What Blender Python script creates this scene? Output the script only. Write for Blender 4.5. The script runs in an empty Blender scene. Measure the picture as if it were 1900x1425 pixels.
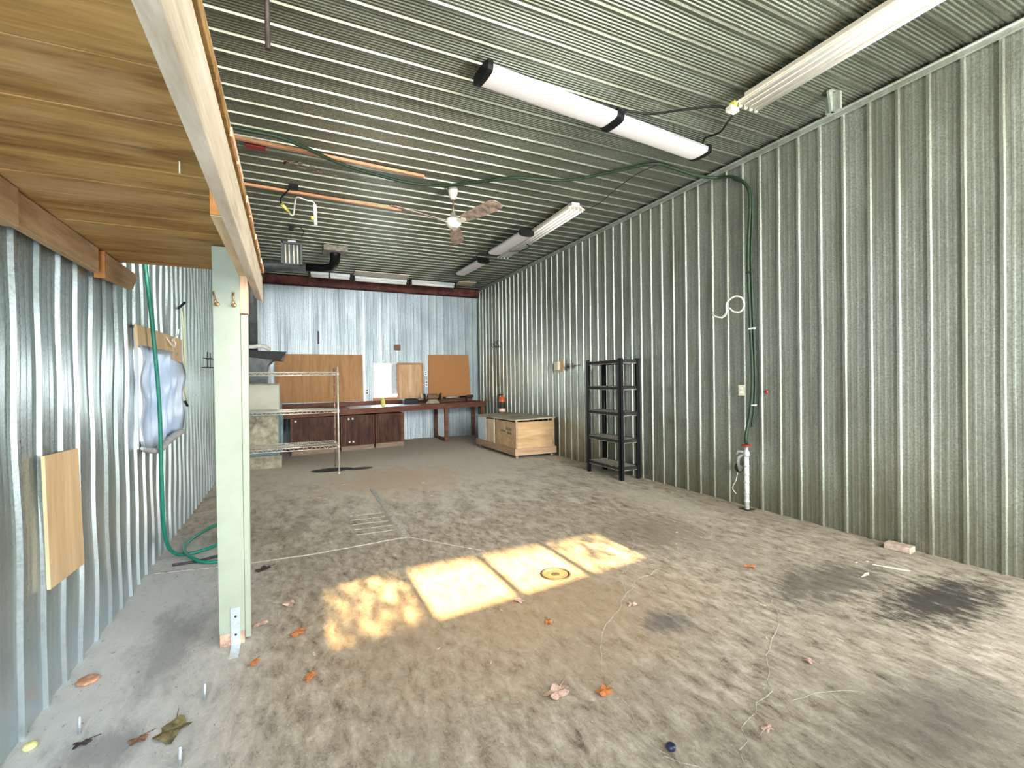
import bpy, bmesh, math, random
from mathutils import Vector, Matrix
random.seed(7)
C = bpy.context.scene.collection
SC = bpy.context.scene
PI = math.pi

# ------------------------------------------------------------------ camera
CAM_H = 1.44
cam_d = bpy.data.cameras.new('camera'); cam = bpy.data.objects.new('camera', cam_d); C.objects.link(cam)
cam_d.sensor_fit = 'HORIZONTAL'; cam_d.sensor_width = 36.0; cam_d.lens = 36.0 * 864.58 / 1900
cam_d.clip_start = 0.02; cam_d.clip_end = 200
_psi, _th, _ro = .4448, -.0067, -.0129
_f = Vector((math.sin(_psi)*math.cos(_th), math.cos(_psi)*math.cos(_th), math.sin(_th)))
_r = Vector((math.cos(_psi), -math.sin(_psi), 0)); _u = _r.cross(_f)
_r2 = _r*math.cos(_ro) + _u*math.sin(_ro); _u2 = -_r*math.sin(_ro) + _u*math.cos(_ro)
cam.matrix_world = Matrix(((_r2.x, _u2.x, -_f.x, 0), (_r2.y, _u2.y, -_f.y, 0), (_r2.z, _u2.z, -_f.z, CAM_H), (0, 0, 0, 1)))
SC.camera = cam
# room
XL, XR, YB, ZC = -1.007, 4.624, 11.822, 3.91
FRONT = lambda x: -1.0 + .11*(x - .5)

# ------------------------------------------------------------------ light
SC.view_settings.view_transform = 'Standard'; SC.view_settings.look = 'None'
SC.view_settings.gamma = 1; SC.view_settings.exposure = 0.0
SC.view_settings.use_curve_mapping = False
SC.cycles.max_bounces = 10; SC.cycles.diffuse_bounces = 6; SC.cycles.glossy_bounces = 5
SC.cycles.sample_clamp_indirect = 6
w = bpy.data.worlds.new('sky'); SC.world = w; w.use_nodes = True
_bg = w.node_tree.nodes['Background']; _bg.inputs[0].default_value = (.80, .90, 1, 1); _bg.inputs[1].default_value = 2.2
sd = bpy.data.lights.new('sun', 'SUN'); sun = bpy.data.objects.new('sun', sd); C.objects.link(sun)
sd.energy = 110; sd.color = (1, .72, .36); sd.angle = math.radians(.9)
_el = math.atan(.45); _az = 0.0
sun.rotation_euler = Vector((math.sin(_az)*math.cos(_el), math.cos(_az)*math.cos(_el), -math.sin(_el))).to_track_quat('-Z', 'Y').to_euler()
def area(name, loc, direction, sx, sy, energy, color):
    d = bpy.data.lights.new(name, 'AREA'); d.shape = 'RECTANGLE'; d.size = sx; d.size_y = sy
    d.energy = energy; d.color = color
    o = bpy.data.objects.new(name, d); C.objects.link(o); o.location = loc
    o.rotation_euler = Vector(direction).to_track_quat('-Z', 'Y').to_euler()
    return o
# daylight standing in each opening of the building, two of them added for light
area('doorway_daylight', (-.5, FRONT(-.5)-.02, 1.15), (0, 1, -.12), .86, 2.2, 175, (.72, .86, 1))
area('right_front_fill', (3.65, FRONT(3.65)-.02, 1.15), (.22, 1, .34), 1.3, 2.2, 290, (.94, .98, 1))  # fill in an added opening, brightens the near right wall
tl = area('high_front_fill', (1.8, FRONT(1.8)-.02, 3.1), (-.05, 1, -.14), 5.2, 1.15, 255, (1, .97, .92)); tl.data.spread = math.radians(105)  # broad front fill in a high opening added for it
area('back_window_daylight', (2.2, YB+.30, 1.50), (0, -1, -.55), .75, .8, 130, (.85, .93, 1))
area('left_window_daylight', (XL-.25, 4.8, 1.42), (1, 0, -.1), 1.0, .85, 16, (.80, .90, 1))

# ------------------------------------------------------------------ materials
def newmat(name):
    m = bpy.data.materials.new(name); m.use_nodes = True
    nt = m.node_tree; b = nt.nodes['Principled BSDF']
    return m, nt, b
def N(nt, t, **k):
    n = nt.nodes.new(t)
    for a, v in k.items():
        if a.startswith('i_'): n.inputs[a[2:].replace('_', ' ')].default_value = v
        else: setattr(n, a, v)
    return n
def ramp(nt, fac, stops):
    r = nt.nodes.new('ShaderNodeValToRGB'); e = r.color_ramp.elements
    while len(e) < len(stops): e.new(.5)
    for q, (p, c) in zip(e, stops): q.position = p; q.color = (*c, 1)
    nt.links.new(fac, r.inputs[0]); return r.outputs[0]
def coords(nt, scale=(1, 1, 1), kind='Object', rot=(0, 0, 0), loc=(0, 0, 0)):
    t = nt.nodes.new('ShaderNodeTexCoord'); m = nt.nodes.new('ShaderNodeMapping')
    m.inputs['Scale'].default_value = scale; m.inputs['Rotation'].default_value = rot; m.inputs['Location'].default_value = loc
    nt.links.new(t.outputs[kind], m.inputs[0]); return m.outputs[0]
def world_coords(nt, scale=(1, 1, 1), rot=(0, 0, 0), loc=(0, 0, 0)):
    g = nt.nodes.new('ShaderNodeNewGeometry'); m = nt.nodes.new('ShaderNodeMapping')
    m.inputs['Scale'].default_value = scale; m.inputs['Rotation'].default_value = rot; m.inputs['Location'].default_value = loc
    nt.links.new(g.outputs['Position'], m.inputs[0]); return m.outputs[0]
def noise(nt, vec, scale, detail=4, rough=.55, dist=0):
    n = nt.nodes.new('ShaderNodeTexNoise'); n.inputs['Scale'].default_value = scale; n.inputs['Detail'].default_value = detail
    n.inputs['Roughness'].default_value = rough; n.inputs['Distortion'].default_value = dist
    nt.links.new(vec, n.inputs['Vector']); return n.outputs['Fac']
def mix(nt, fac, a, b, mode='MIX'):
    m = nt.nodes.new('ShaderNodeMix'); m.data_type = 'RGBA'; m.blend_type = mode
    for s, v in ((m.inputs[0], fac), (m.inputs[6], a), (m.inputs[7], b)):
        if isinstance(v, (int, float)): s.default_value = v
        elif isinstance(v, tuple): s.default_value = (*v, 1) if len(v) == 3 else v
        else: nt.links.new(v, s)
    return m.outputs[2]
def math_(nt, op, a, b=0.0, clamp=False):
    m = nt.nodes.new('ShaderNodeMath'); m.operation = op; m.use_clamp = clamp
    for s, v in ((m.inputs[0], a), (m.inputs[1], b)):
        if isinstance(v, (int, float)): s.default_value = v
        else: nt.links.new(v, s)
    return m.outputs[0]
def maprange(nt, v, a, b, c=0.0, d=1.0, smooth=True):
    m = nt.nodes.new('ShaderNodeMapRange'); m.interpolation_type = 'SMOOTHSTEP' if smooth else 'LINEAR'
    nt.links.new(v, m.inputs[0])
    for i, x in enumerate((a, b, c, d)): m.inputs[i+1].default_value = x
    return m.outputs[0]
def bump(nt, b, h, strength=.3, dist=.01):
    n = nt.nodes.new('ShaderNodeBump'); n.inputs['Strength'].default_value = strength; n.inputs['Distance'].default_value = dist
    nt.links.new(h, n.inputs['Height']); nt.links.new(n.outputs[0], b.inputs['Normal'])
def sep(nt, vec):
    s = nt.nodes.new('ShaderNodeSeparateXYZ'); nt.links.new(vec, s.inputs[0]); return s.outputs
def plain(name, col, rough=.6, metal=0.0, var=.12, scale=14, emit=None, spec=None):
    m, nt, b = newmat(name)
    v = coords(nt); n = noise(nt, v, scale, 5, .6)
    dark = tuple(c*(1-var*1.6) for c in col); light = tuple(min(1, c*(1+var)) for c in col)
    nt.links.new(ramp(nt, n, [(.3, dark), (.7, light)]), b.inputs['Base Color'])
    b.inputs['Roughness'].default_value = rough; b.inputs['Metallic'].default_value = metal
    if spec is not None: b.inputs['Specular IOR Level'].default_value = spec
    return m
def wood(name, c1, c2, axis='y', rough=.75, scale=9, stain=None, stain_amt=.5, seedloc=0):
    m, nt, b = newmat(name)
    s = {'x': (.12, 1, 1), 'y': (1, .12, 1), 'z': (1, 1, .12)}[axis]
    v = world_coords(nt, s, loc=(seedloc, seedloc*1.7, 0))
    n = noise(nt, v, scale*2.2, 6, .65, .6)
    n2 = noise(nt, v, scale*9, 3, .6)
    f = math_(nt, 'ADD', math_(nt, 'MULTIPLY', n, .75), math_(nt, 'MULTIPLY', n2, .25))
    col = ramp(nt, f, [(.36, c1), (.62, c2)])
    if stain:
        st = noise(nt, world_coords(nt, tuple(.4+.6*q for q in s)), 3.2, 5, .6)
        col = mix(nt, math_(nt, 'MULTIPLY', maprange(nt, st, .46, .64), stain_amt), col, stain)
    nt.links.new(col, b.inputs['Base Color']); b.inputs['Roughness'].default_value = rough
    b.inputs['Specular IOR Level'].default_value = .25
    bump(nt, b, f, .25, .004)
    return m
def galv(name, c1, c2, streak, axis, rough=.38, metal=.75, low=None, low_h=.9, low_amt=.8, sheet=.0):
    """galvanised sheet: spangle, vertical streaks of dirt and, near the floor, stains (right wall) and a painted reflection (left wall)"""
    m, nt, b = newmat(name)
    s = {'z': (1, 1, .05), 'x': (.05, 1, 1)}[axis]
    v = world_coords(nt, s)
    st = noise(nt, v, 7, 5, .65)
    sp = noise(nt, world_coords(nt), 70, 3, .6)
    big = noise(nt, world_coords(nt, (1, 1, .6)), 1.3, 4, .6)
    col = ramp(nt, sp, [(.35, c1), (.65, c2)])
    col = mix(nt, math_(nt, 'MULTIPLY', maprange(nt, st, .45, .68), .6), col, streak)
    col = mix(nt, math_(nt, 'MULTIPLY', maprange(nt, big, .45, .7), .35), col, streak)
    if low:
        z = sep(nt, world_coords(nt))[2]
        edge = math_(nt, 'ADD', z, math_(nt, 'MULTIPLY', math_(nt, 'SUBTRACT', noise(nt, world_coords(nt, (1, 1, .4)), 5, 5, .7), .5), 1.3))
        col = mix(nt, maprange(nt, edge, low_h, -.1, 0, low_amt), col, low)
    nt.links.new(col, b.inputs['Base Color'])
    b.inputs['Metallic'].default_value = metal
    nt.links.new(maprange(nt, math_(nt, 'ADD', math_(nt, 'MULTIPLY', st, .5), math_(nt, 'MULTIPLY', sp, .5)), .3, .7, rough-.07, rough+.12, False), b.inputs['Roughness'])
    bump(nt, b, noise(nt, world_coords(nt), 9, 3, .5), .12, .01)
    return m

M = {}
M['galv_left'] = galv('galvanised_left', (.36, .43, .43), (.54, .61, .62), (.24, .30, .29), 'z', .32, .85, (.66, .74, .80), 1.25, .7)  # pale lower part: bright reflection painted into the sheet colour
M['galv_right'] = galv('galvanised_right', (.30, .325, .27), (.48, .52, .46), (.17, .175, .13), 'z', .42, .72, (.16, .14, .07), .85, .55)
M['galv_back'] = galv('galvanised_back', (.38, .44, .47), (.60, .68, .72), (.22, .27, .30), 'z', .48, .75)
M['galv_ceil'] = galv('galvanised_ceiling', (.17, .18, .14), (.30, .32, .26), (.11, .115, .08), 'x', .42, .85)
M['galv_trim'] = galv('galvanised_trim', (.36, .40, .36), (.50, .55, .48), (.24, .25, .18), 'z', .45, .6)

def floor_mat():
    m, nt, b = newmat('old_concrete')
    base_v = world_coords(nt)
    diag = world_coords(nt, (1, .45, 1), rot=(0, 0, .5))
    n1 = noise(nt, diag, 1.6, 7, .62, .4)
    n2 = noise(nt, diag, 15, 8, .74, .3)
    n3 = noise(nt, base_v, 55, 5, .7)
    col = ramp(nt, n2, [(.33, (.09, .07, .048)), (.43, (.27, .222, .165)), (.54, (.395, .335, .26)), (.69, (.57, .50, .41))])
    col = mix(nt, math_(nt, 'MULTIPLY', maprange(nt, n1, .40, .66), .5), col, (.25, .212, .16))
    col = mix(nt, math_(nt, 'MULTIPLY', maprange(nt, n3, .5, .75), .35), col, (.58, .55, .49))
    col = mix(nt, math_(nt, 'MULTIPLY', maprange(nt, noise(nt, base_v, 28, 4, .7), .60, .72), .55), col, (.13, .115, .09))
    xyz = sep(nt, base_v)
    def blob(x, y, rx, ry, color, amt, col, soft=.5, ns=6, na=.9):
        dx = math_(nt, 'DIVIDE', math_(nt, 'SUBTRACT', xyz[0], x), rx); dy = math_(nt, 'DIVIDE', math_(nt, 'SUBTRACT', xyz[1], y), ry)
        r = math_(nt, 'SQRT', math_(nt, 'ADD', math_(nt, 'MULTIPLY', dx, dx), math_(nt, 'MULTIPLY', dy, dy)))
        r = math_(nt, 'ADD', r, math_(nt, 'MULTIPLY', math_(nt, 'SUBTRACT', noise(nt, diag, ns, 6, .75), .5), na*2))
        return mix(nt, math_(nt, 'MULTIPLY', maprange(nt, r, 1, 1-soft), amt), col, color)
    # cool daylight painted near the left wall, ochre silt in the middle, oil at the right
    col = blob(-.9, 2.9, .95, 3.6, (.66, .69, .70), .75, col, .8, 2, .3)
    col = mix(nt, math_(nt, 'MULTIPLY', maprange(nt, noise(nt, diag, 42, 5, .75), .60, .68), .7), col, (.12, .105, .085))
    col = mix(nt, math_(nt, 'MULTIPLY', maprange(nt, noise(nt, base_v, 95, 2, .6), .66, .74), .6), col, (.66, .62, .54))
    col = blob(1.8, 9.3, 4.8, 5.4, (.70, .64, .54), .85, col, .55, 5, .7)  # far floor coloured lighter to make up for missing light
    col = blob(1.4, 7.0, 1.6, 1.6, (.60, .41, .25), .65, col, .9, 4)
    col = blob(1.3, 2.7, 1.8, 1.3, (.38, .25, .135), .6, col, .9, 4, .5)  # brown stains, with warm light around the sun patches painted in
    col = blob(3.9, 4.4, .55, 1.6, (.58, .52, .42), .5, col, .8, 5)
    col = blob(3.75, 1.52, .80, .30, (.03, .029, .026), .9, col, .7, 16, 1.5)
    col = blob(3.4, 2.0, .8, .35, (.07, .065, .055), .7, col, .7, 16, 1.4)
    col = blob(2.0, 2.1, .22, .16, (.08, .08, .09), .7, col, .8, 16, 1.2)
    col = blob(2.5, 1.0, .7, .3, (.10, .10, .09), .55, col, .8, 8, .9)
    col = blob(-.62, 3.15, .22, .7, (.15, .15, .15), .55, col, .8, 9, .9)
    col = blob(-.7, 2.35, .25, .25, (.15, .15, .15), .6, col, .8, 12, .9)
    col = blob(2.9, 3.4, .9, .6, (.17, .14, .10), .5, col, .8, 7, .9)
    col = blob(.62, 8.28, .36, .20, (.035, .035, .038), .95, col, .15, 3, .12)
    col = blob(1.05, 8.18, .22, .14, (.035, .035, .038), .9, col, .15, 3, .12)
    col = blob(-.5, 5.1, .3, .45, (.22, .18, .12), .6, col, .6, 6, .6)
    col = blob(1.76, 2.98, .15, .10, (.09, .055, .03), .85, col, .3, 9, .3)
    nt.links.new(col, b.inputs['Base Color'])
    b.inputs['Roughness'].default_value = .9; b.inputs['Specular IOR Level'].default_value = .15
    bump(nt, b, math_(nt, 'ADD', n2, math_(nt, 'MULTIPLY', n3, .4)), .55, .02)
    return m
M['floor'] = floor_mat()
M['silt'] = plain('grey_silt', (.46, .42, .36), .9, var=.3, scale=30)
M['crack'] = plain('crack_filler', (.40, .365, .30), .9, var=.35, scale=40)
M['deck'] = wood('loft_planks', (.17, .085, .022), (.42, .25, .08), 'x', .8, 6, (.46, .32, .17), .5)
M['beam'] = wood('weathered_lumber', (.38, .31, .22), (.64, .57, .46), 'y', .8, 6, (.56, .46, .36), .5)
M['ledger'] = wood('brown_lumber', (.26, .165, .08), (.45, .31, .18), 'y', .8, 6)
M['endgrain'] = plain('orange_end_grain', (.50, .20, .05), .8, var=.2)
M['cleat'] = wood('fresh_cleat', (.62, .34, .20), (.82, .52, .34), 'z', .75, 6)
M['pale_paint'] = plain('pale_green_paint', (.325, .36, .28), .65, var=.07, scale=6)
M['bare_edge'] = plain('scuffed_paint', (.58, .36, .26), .8, var=.35, scale=25)
M['ply'] = wood('plywood_tan', (.58, .40, .22), (.78, .58, .36), 'z', .7, 3)
M['ply_grey'] = wood('plywood_weathered', (.38, .33, .22), (.62, .56, .40), 'y', .8, 5, (.20, .18, .14), .6)
M['crate_ply'] = wood('crate_plywood', (.46, .29, .13), (.72, .49, .27), 'x', .7, 3, (.42, .27, .13), .4)
M['lumber'] = wood('crate_lumber', (.40, .26, .15), (.60, .42, .27), 'x', .75, 7)
M['particle'] = plain('particle_board', (.50, .235, .085), .8, var=.10, scale=60)
M['particle_dusty'] = wood('dusty_board', (.40, .21, .09), (.56, .32, .15), 'z', .8, 5)
M['bench_brown'] = wood('brown_painted_wood', (.10, .036, .024), (.20, .085, .055), 'x', .65, 5, (.28, .16, .10), .4)
M['cab_dark'] = wood('dark_cabinet_door', (.028, .010, .008), (.10, .042, .028), 'z', .6, 9, (.17, .09, .06), .45)
M['plinth'] = wood('scuffed_plinth', (.22, .15, .11), (.36, .27, .20), 'x', .8, 5)
M['window_ply'] = wood('knotty_plywood', (.56, .32, .16), (.80, .56, .34), 'z', .7, 4, (.45, .24, .12), .35)
M['white_plastic'] = plain('white_plastic', (.85, .84, .82), .45, var=.03)
M['diffuser'] = plain('white_lamp_diffuser', (.80, .76, .75), .5, var=.01)
M['tube_white'] = plain('fluorescent_tube', (.93, .93, .90), .25, var=.02)
M['fixture'] = plain('cream_fixture_enamel', (.84, .77, .64), .5, var=.08)
M['black'] = plain('black_plastic', (.006, .0065, .007), .5, var=.2, spec=.25)
M['dusty_black'] = plain('dusty_black_plastic', (.02, .022, .02), .75, var=.4, scale=18)
M['dust'] = plain('grey_dust_layer', (.34, .31, .25), .95, var=.4, scale=16)
M['chrome'] = plain('dull_chrome_wire', (.88, .84, .72), .35, .6, var=.1)
M['chrome_rust'] = plain('rusty_chrome', (.42, .30, .20), .45, .6, var=.4, scale=30)
M['brass'] = plain('old_brass', (.55, .33, .16), .35, .85, var=.2)
M['steel'] = plain('zinc_plate', (.56, .60, .62), .45, .6, var=.12, scale=40)
M['iron'] = plain('dark_iron', (.06, .05, .04), .6, .5, var=.3)
M['rust_beam'] = plain('red_oxide_beam', (.115, .028, .018), .7, .1, var=.45, scale=7)
M['furnace'] = plain('beige_enamel', (.50, .50, .40), .5, var=.08, scale=5)
M['furnace_dirty'] = plain('stained_enamel', (.42, .39, .27), .6, var=.4, scale=9)
M['furnace_blue'] = plain('blue_grey_enamel', (.17, .24, .28), .55, var=.25, scale=12)
M['cement'] = plain('cement_block', (.42, .37, .28), .9, var=.3, scale=12)
M['duct'] = plain('duct_metal', (.10, .115, .115), .55, .3, var=.25, scale=8)
M['hose_green'] = plain('green_hose', (.008, .20, .13), .4, var=.15)
M['hose_dark'] = plain('dark_green_hose', (.012, .035, .014), .6, var=.25)
M['yellow'] = plain('yellow_plastic', (.80, .68, .12), .5, var=.1)
M['yellow_cord'] = plain('pale_yellow_cord', (.58, .55, .28), .6, var=.15)
M['cord_white'] = plain('white_cable', (.86, .84, .76), .5, var=.04)
M['red'] = plain('extinguisher_red', (.75, .13, .02), .35, var=.08)
M['dark_red'] = plain('dark_red_paint', (.28, .02, .02), .5, var=.2)
M['copper'] = wood('orange_batten', (.50, .22, .10), (.75, .42, .24), 'x', .6, 8)
M['fan_white'] = plain('fan_enamel', (.82, .78, .66), .45, var=.08)
M['fan_blade'] = plain('grimy_fan_blade', (.42, .31, .24), .65, var=.45, scale=13)
M['pvc'] = plain('grey_taped_pipe', (.62, .62, .57), .6, var=.2, scale=20)
M['cream_plate'] = plain('cream_cover_plate', (.72, .68, .48), .5, var=.06)
M['paper'] = plain('blue_white_poster', (.62, .70, .76), .7, var=.12, scale=25)
M['brown_plate'] = plain('brown_plate', (.22, .13, .07), .7, var=.2)
M['leaf_orange'] = plain('orange_leaf', (.52, .17, .05), .8, var=.35, scale=60)
M['leaf_brown'] = plain('brown_leaf', (.20, .10, .045), .85, var=.4, scale=60)
M['leaf_olive'] = plain('olive_leaf', (.17, .14, .06), .85, var=.4, scale=50)
M['leaf_pink'] = plain('pink_tan_leaf', (.55, .36, .28), .85, var=.35, scale=50)
M['leaf_dark'] = plain('dark_leaf', (.05, .035, .03), .85, var=.4, scale=50)
M['splinter'] = plain('pale_splinter', (.82, .72, .50), .8, var=.1)
M['brick'] = plain('dusty_brick', (.46, .34, .26), .9, var=.25, scale=25)
M['tan_bit'] = plain('tan_wafer', (.58, .30, .18), .8, var=.3, scale=40)
M['sheet_wood'] = plain('card_panel', (.56, .46, .30), .8, var=.15)
M['tar'] = plain('dark_rope', (.05, .05, .05), .8, var=.3)
M['navy'] = plain('navy_cap', (.02, .025, .06), .4, var=.1)

def translucent():
    m, nt, b = newmat('milky_plastic_film')
    b.inputs['Base Color'].default_value = (.62, .68, .76, 1); b.inputs['Roughness'].default_value = .35
    t = nt.nodes.new('ShaderNodeBsdfTranslucent'); t.inputs[0].default_value = (.55, .68, .85, 1)
    s = nt.nodes.new('ShaderNodeMixShader'); s.inputs[0].default_value = .30
    out = nt.nodes['Material Output']
    nt.links.new(b.outputs[0], s.inputs[1]); nt.links.new(t.outputs[0], s.inputs[2]); nt.links.new(s.outputs[0], out.inputs[0])
    bump(nt, b, noise(nt, world_coords(nt, (1, 1, .35)), 6, 4, .5), .5, .03)
    return m
M['film'] = translucent()
def pane_mat(name, dirt, scale, seed):
    m, nt, b = newmat(name)
    tr = nt.nodes.new('ShaderNodeBsdfTransparent'); tr.inputs[0].default_value = (.97, .97, .95, 1)
    b.inputs['Base Color'].default_value = (.35, .28, .18, 1); b.inputs['Roughness'].default_value = .8
    s = nt.nodes.new('ShaderNodeMixShader')
    n = noise(nt, world_coords(nt, loc=(seed, seed, seed)), scale, 5, .7)
    nt.links.new(maprange(nt, n, .5+.3*(.5-dirt), .5+.3*(.5-dirt)+.14, .05, .80), s.inputs[0])
    out = nt.nodes['Material Output']
    nt.links.new(tr.outputs[0], s.inputs[1]); nt.links.new(b.outputs[0], s.inputs[2]); nt.links.new(s.outputs[0], out.inputs[0])
    return m
M['pane_clear'] = pane_mat('clean_glass', -.4, 6, 0)

# ------------------------------------------------------------------ mesh builder
class MB:
    def __init__(s): s.v = []; s.f = []; s.sm = []
    def add(s, vs, fs, smooth=False):
        o = len(s.v); s.v += [tuple(p) for p in vs]; s.f += [tuple(o+i for i in f) for f in fs]; s.sm += [smooth]*len(fs); return s
    def box(s, x0, x1, y0, y1, z0, z1):
        return s.hexa([(x0, y0, z0), (x1, y0, z0), (x1, y1, z0), (x0, y1, z0), (x0, y0, z1), (x1, y0, z1), (x1, y1, z1), (x0, y1, z1)])
    def hexa(s, p):
        return s.add(p, [(0, 3, 2, 1), (4, 5, 6, 7), (0, 1, 5, 4), (1, 2, 6, 5), (2, 3, 7, 6), (3, 0, 4, 7)])
    def obox(s, c, size, R):
        c = Vector(c); p = []
        for dz in (-.5, .5):
            for dx, dy in ((-.5, -.5), (.5, -.5), (.5, .5), (-.5, .5)):
                p.append(c + R @ Vector((dx*size[0], dy*size[1], dz*size[2])))
        return s.hexa(p)
    def tube(s, pts, r, n=8, cap=True, closed=False, smooth=True):
        pts = [Vector(p) for p in pts]; m = len(pts); rs = r if isinstance(r, (list, tuple)) else [r]*m
        vs = []; up = None
        for i, p in enumerate(pts):
            if closed: t = pts[(i+1) % m] - pts[i-1]
            else: t = pts[min(i+1, m-1)] - pts[max(i-1, 0)]
            t = t.normalized() if t.length > 1e-9 else Vector((0, 0, 1))
            if up is None:
                up = Vector((0, 0, 1)) if abs(t.z) < .9 else Vector((1, 0, 0))
            a = t.cross(up); a = a.normalized() if a.length > 1e-6 else t.orthogonal().normalized()
            b = a.cross(t).normalized(); up = b
            for k in range(n):
                q = 2*PI*k/n; vs.append(p + (a*math.cos(q) + b*math.sin(q))*rs[i])
        fs = []
        for i in range(m if closed else m-1):
            for k in range(n):
                j = (i+1) % m
                fs.append((i*n+k, i*n+(k+1) % n, j*n+(k+1) % n, j*n+k))
        s.add(vs, fs, smooth)
        if cap and not closed:
            o = len(s.v) - len(vs)
            s.f += [tuple(o+k for k in range(n))[::-1], tuple(o+(m-1)*n+k for k in range(n))]; s.sm += [False, False]
        return s
    def lathe(s, prof, c=(0, 0, 0), n=20, R=None):
        c = Vector(c); vs = []; m = len(prof)
        for r, z in prof:
            for k in range(n):
                q = 2*PI*k/n; p = Vector((r*math.cos(q), r*math.sin(q), z))
                vs.append(c + (R @ p if R else p))
        fs = [(i*n+k, i*n+(k+1) % n, (i+1)*n+(k+1) % n, (i+1)*n+k) for i in range(m-1) for k in range(n)]
        s.add(vs, fs, True); o = len(s.v) - len(vs)
        s.f += [tuple(o+k for k in range(n))[::-1], tuple(o+(m-1)*n+k for k in range(n))]; s.sm += [False, False]
        return s
    def prism(s, poly, h, fn):
        """poly 2D points; fn(u,v,w) -> 3D; w in 0..h"""
        n = len(poly); vs = [fn(u, v, 0) for u, v in poly] + [fn(u, v, h) for u, v in poly]
        fs = [tuple(range(n))[::-1], tuple(range(n, 2*n))] + [(i, (i+1) % n, n+(i+1) % n, n+i) for i in range(n)]
        return s.add(vs, fs)
    def build(s, name, mat, parent=None, o=(0, 0, 0), bevel=0, fix=True):
        me = bpy.data.meshes.new(name); ox, oy, oz = o
        me.from_pydata([(x-ox, y-oy, z-oz) for x, y, z in s.v], [], s.f); me.update()
        me.polygons.foreach_set('use_smooth', s.sm)
        if fix:
            bm = bmesh.new(); bm.from_mesh(me); bmesh.ops.recalc_face_normals(bm, faces=bm.faces); bm.to_mesh(me); bm.free()
        me.materials.append(mat if not isinstance(mat, str) else M[mat])
        ob = bpy.data.objects.new(name, me); C.objects.link(ob)
        if parent: ob.parent = parent
        else: ob.location = o
        if bevel:
            b = ob.modifiers.new('bevel', 'BEVEL'); b.width = bevel; b.segments = 2; b.limit_method = 'ANGLE'
        return ob
def thing(name, label, cat, loc=(0, 0, 0), group=None, rot=(0, 0, 0)):
    o = bpy.data.objects.new(name, None); C.objects.link(o); o.location = loc; o.rotation_euler = rot
    o.empty_display_size = .1
    return tag(o, label, cat, group)
def tag(o, label, cat, group=None):
    o['label'] = label; o['category'] = cat
    if group: o['group'] = group
    return o
def struct(o): o['kind'] = 'structure'; return o
def dup(root, loc, label, group=None, rot=None):
    r = root.copy(); C.objects.link(r); r.location = loc; r['label'] = label
    if rot is not None: r.rotation_euler = rot
    if group: r['group'] = group
    for ch in list(root.children):
        c = ch.copy(); C.objects.link(c); c.parent = r
        for g in list(ch.children):
            d = g.copy(); C.objects.link(d); d.parent = c
    return r
def smooth_path(pts, n=6):
    pts = [Vector(p) for p in pts]; out = []
    for i in range(len(pts)-1):
        p0 = pts[max(i-1, 0)]; p1 = pts[i]; p2 = pts[i+1]; p3 = pts[min(i+2, len(pts)-1)]
        for k in range(n):
            t = k/n
            out.append(.5*((2*p1) + (p2-p0)*t + (2*p0-5*p1+4*p2-p3)*t*t + (3*p1-p0-3*p2+p3)*t**3))
    out.append(pts[-1]); return out
Rz = lambda a: Matrix.Rotation(a, 3, 'Z')

# ------------------------------------------------------------------ the shell
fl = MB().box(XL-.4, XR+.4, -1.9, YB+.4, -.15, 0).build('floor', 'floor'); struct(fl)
def strip(path, wd, name='joint', mat='crack', jit=.0, h=.0025):
    pts = []
    P = [Vector((x, y, 0)) for x, y in path]
    for i in range(len(P)-1):
        m = max(1, int((P[i+1]-P[i]).length/.06))
        for k in range(m): pts.append(P[i].lerp(P[i+1], k/m))
    pts.append(P[-1]); b = MB(); vs = []; fs = []
    for i, p in enumerate(pts):
        t = (pts[min(i+1, len(pts)-1)] - pts[max(i-1, 0)]).normalized(); nrm = Vector((-t.y, t.x, 0))
        off = nrm*random.uniform(-jit, jit); ww = wd*random.uniform(.55, 1.2) if jit else wd
        for sgn in (-1, 1): vs.append(p + off + nrm*sgn*ww/2 + Vector((0, 0, -.001)))
        for sgn in (-1, 1): vs.append(p + off + nrm*sgn*ww*.3 + Vector((0, 0, h)))
    for i in range(len(pts)-1):
        a = i*4; c = a+4
        fs += [(a, a+2, c+2, c), (a+2, a+3, c+3, c+2), (a+3, a+1, c+1, c+3)]
    b.add(vs, fs); return b.build(name, mat, fl)
strip([(.979, 6.49), (.97, 5.6), (.964, 4.34)], .07, 'drain_joint', 'silt', 0, .006)
strip([(.964, 4.34), (1.22, 4.0), (1.476, 3.67)], .02, 'floor_joint', 'silt', 0, .004)
strip([(.964, 4.34), (.5, 4.30), (.07, 4.27), (-.476, 4.316), (-.95, 4.40)], .035, 'floor_joint', 'silt', .004, .004)
for k in range(5):
    strip([(.55, 4.62+.17*k), (.90, 4.60+.17*k)], .018, 'drain_groove', 'silt', 0, .003)
CR = [[(1.28, 1.36), (1.25, 1.42), (1.30, 1.55), (1.33, 1.7), (1.40, 1.95), (1.52, 2.10), (1.72, 2.28), (1.98, 2.45), (2.2, 2.62), (2.5, 2.70)],
      [(1.28, 1.36), (1.34, 1.25), (1.42, 1.12)], [(1.50, 1.2), (1.72, 1.35), (1.98, 1.42), (2.2, 1.62), (2.55, 1.78), (2.85, 2.05)],
      [(2.0, 1.35), (2.2, 1.30), (2.35, 1.22)], [(1.98, 2.45), (2.3, 2.9), (2.6, 3.1), (2.9, 3.5)], [(2.25, 3.2), (2.4, 3.05), (2.55, 2.75)],
      [(2.6, 4.0), (2.9, 4.4), (3.3, 4.9)], [(.6, 6.8), (.3, 6.6), (-.2, 6.7)], [(1.4, 5.2), (1.6, 4.8), (1.5, 4.5)]]
for c in CR: strip(c, .006, 'floor_crack', 'crack', .016, .0012)

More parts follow.
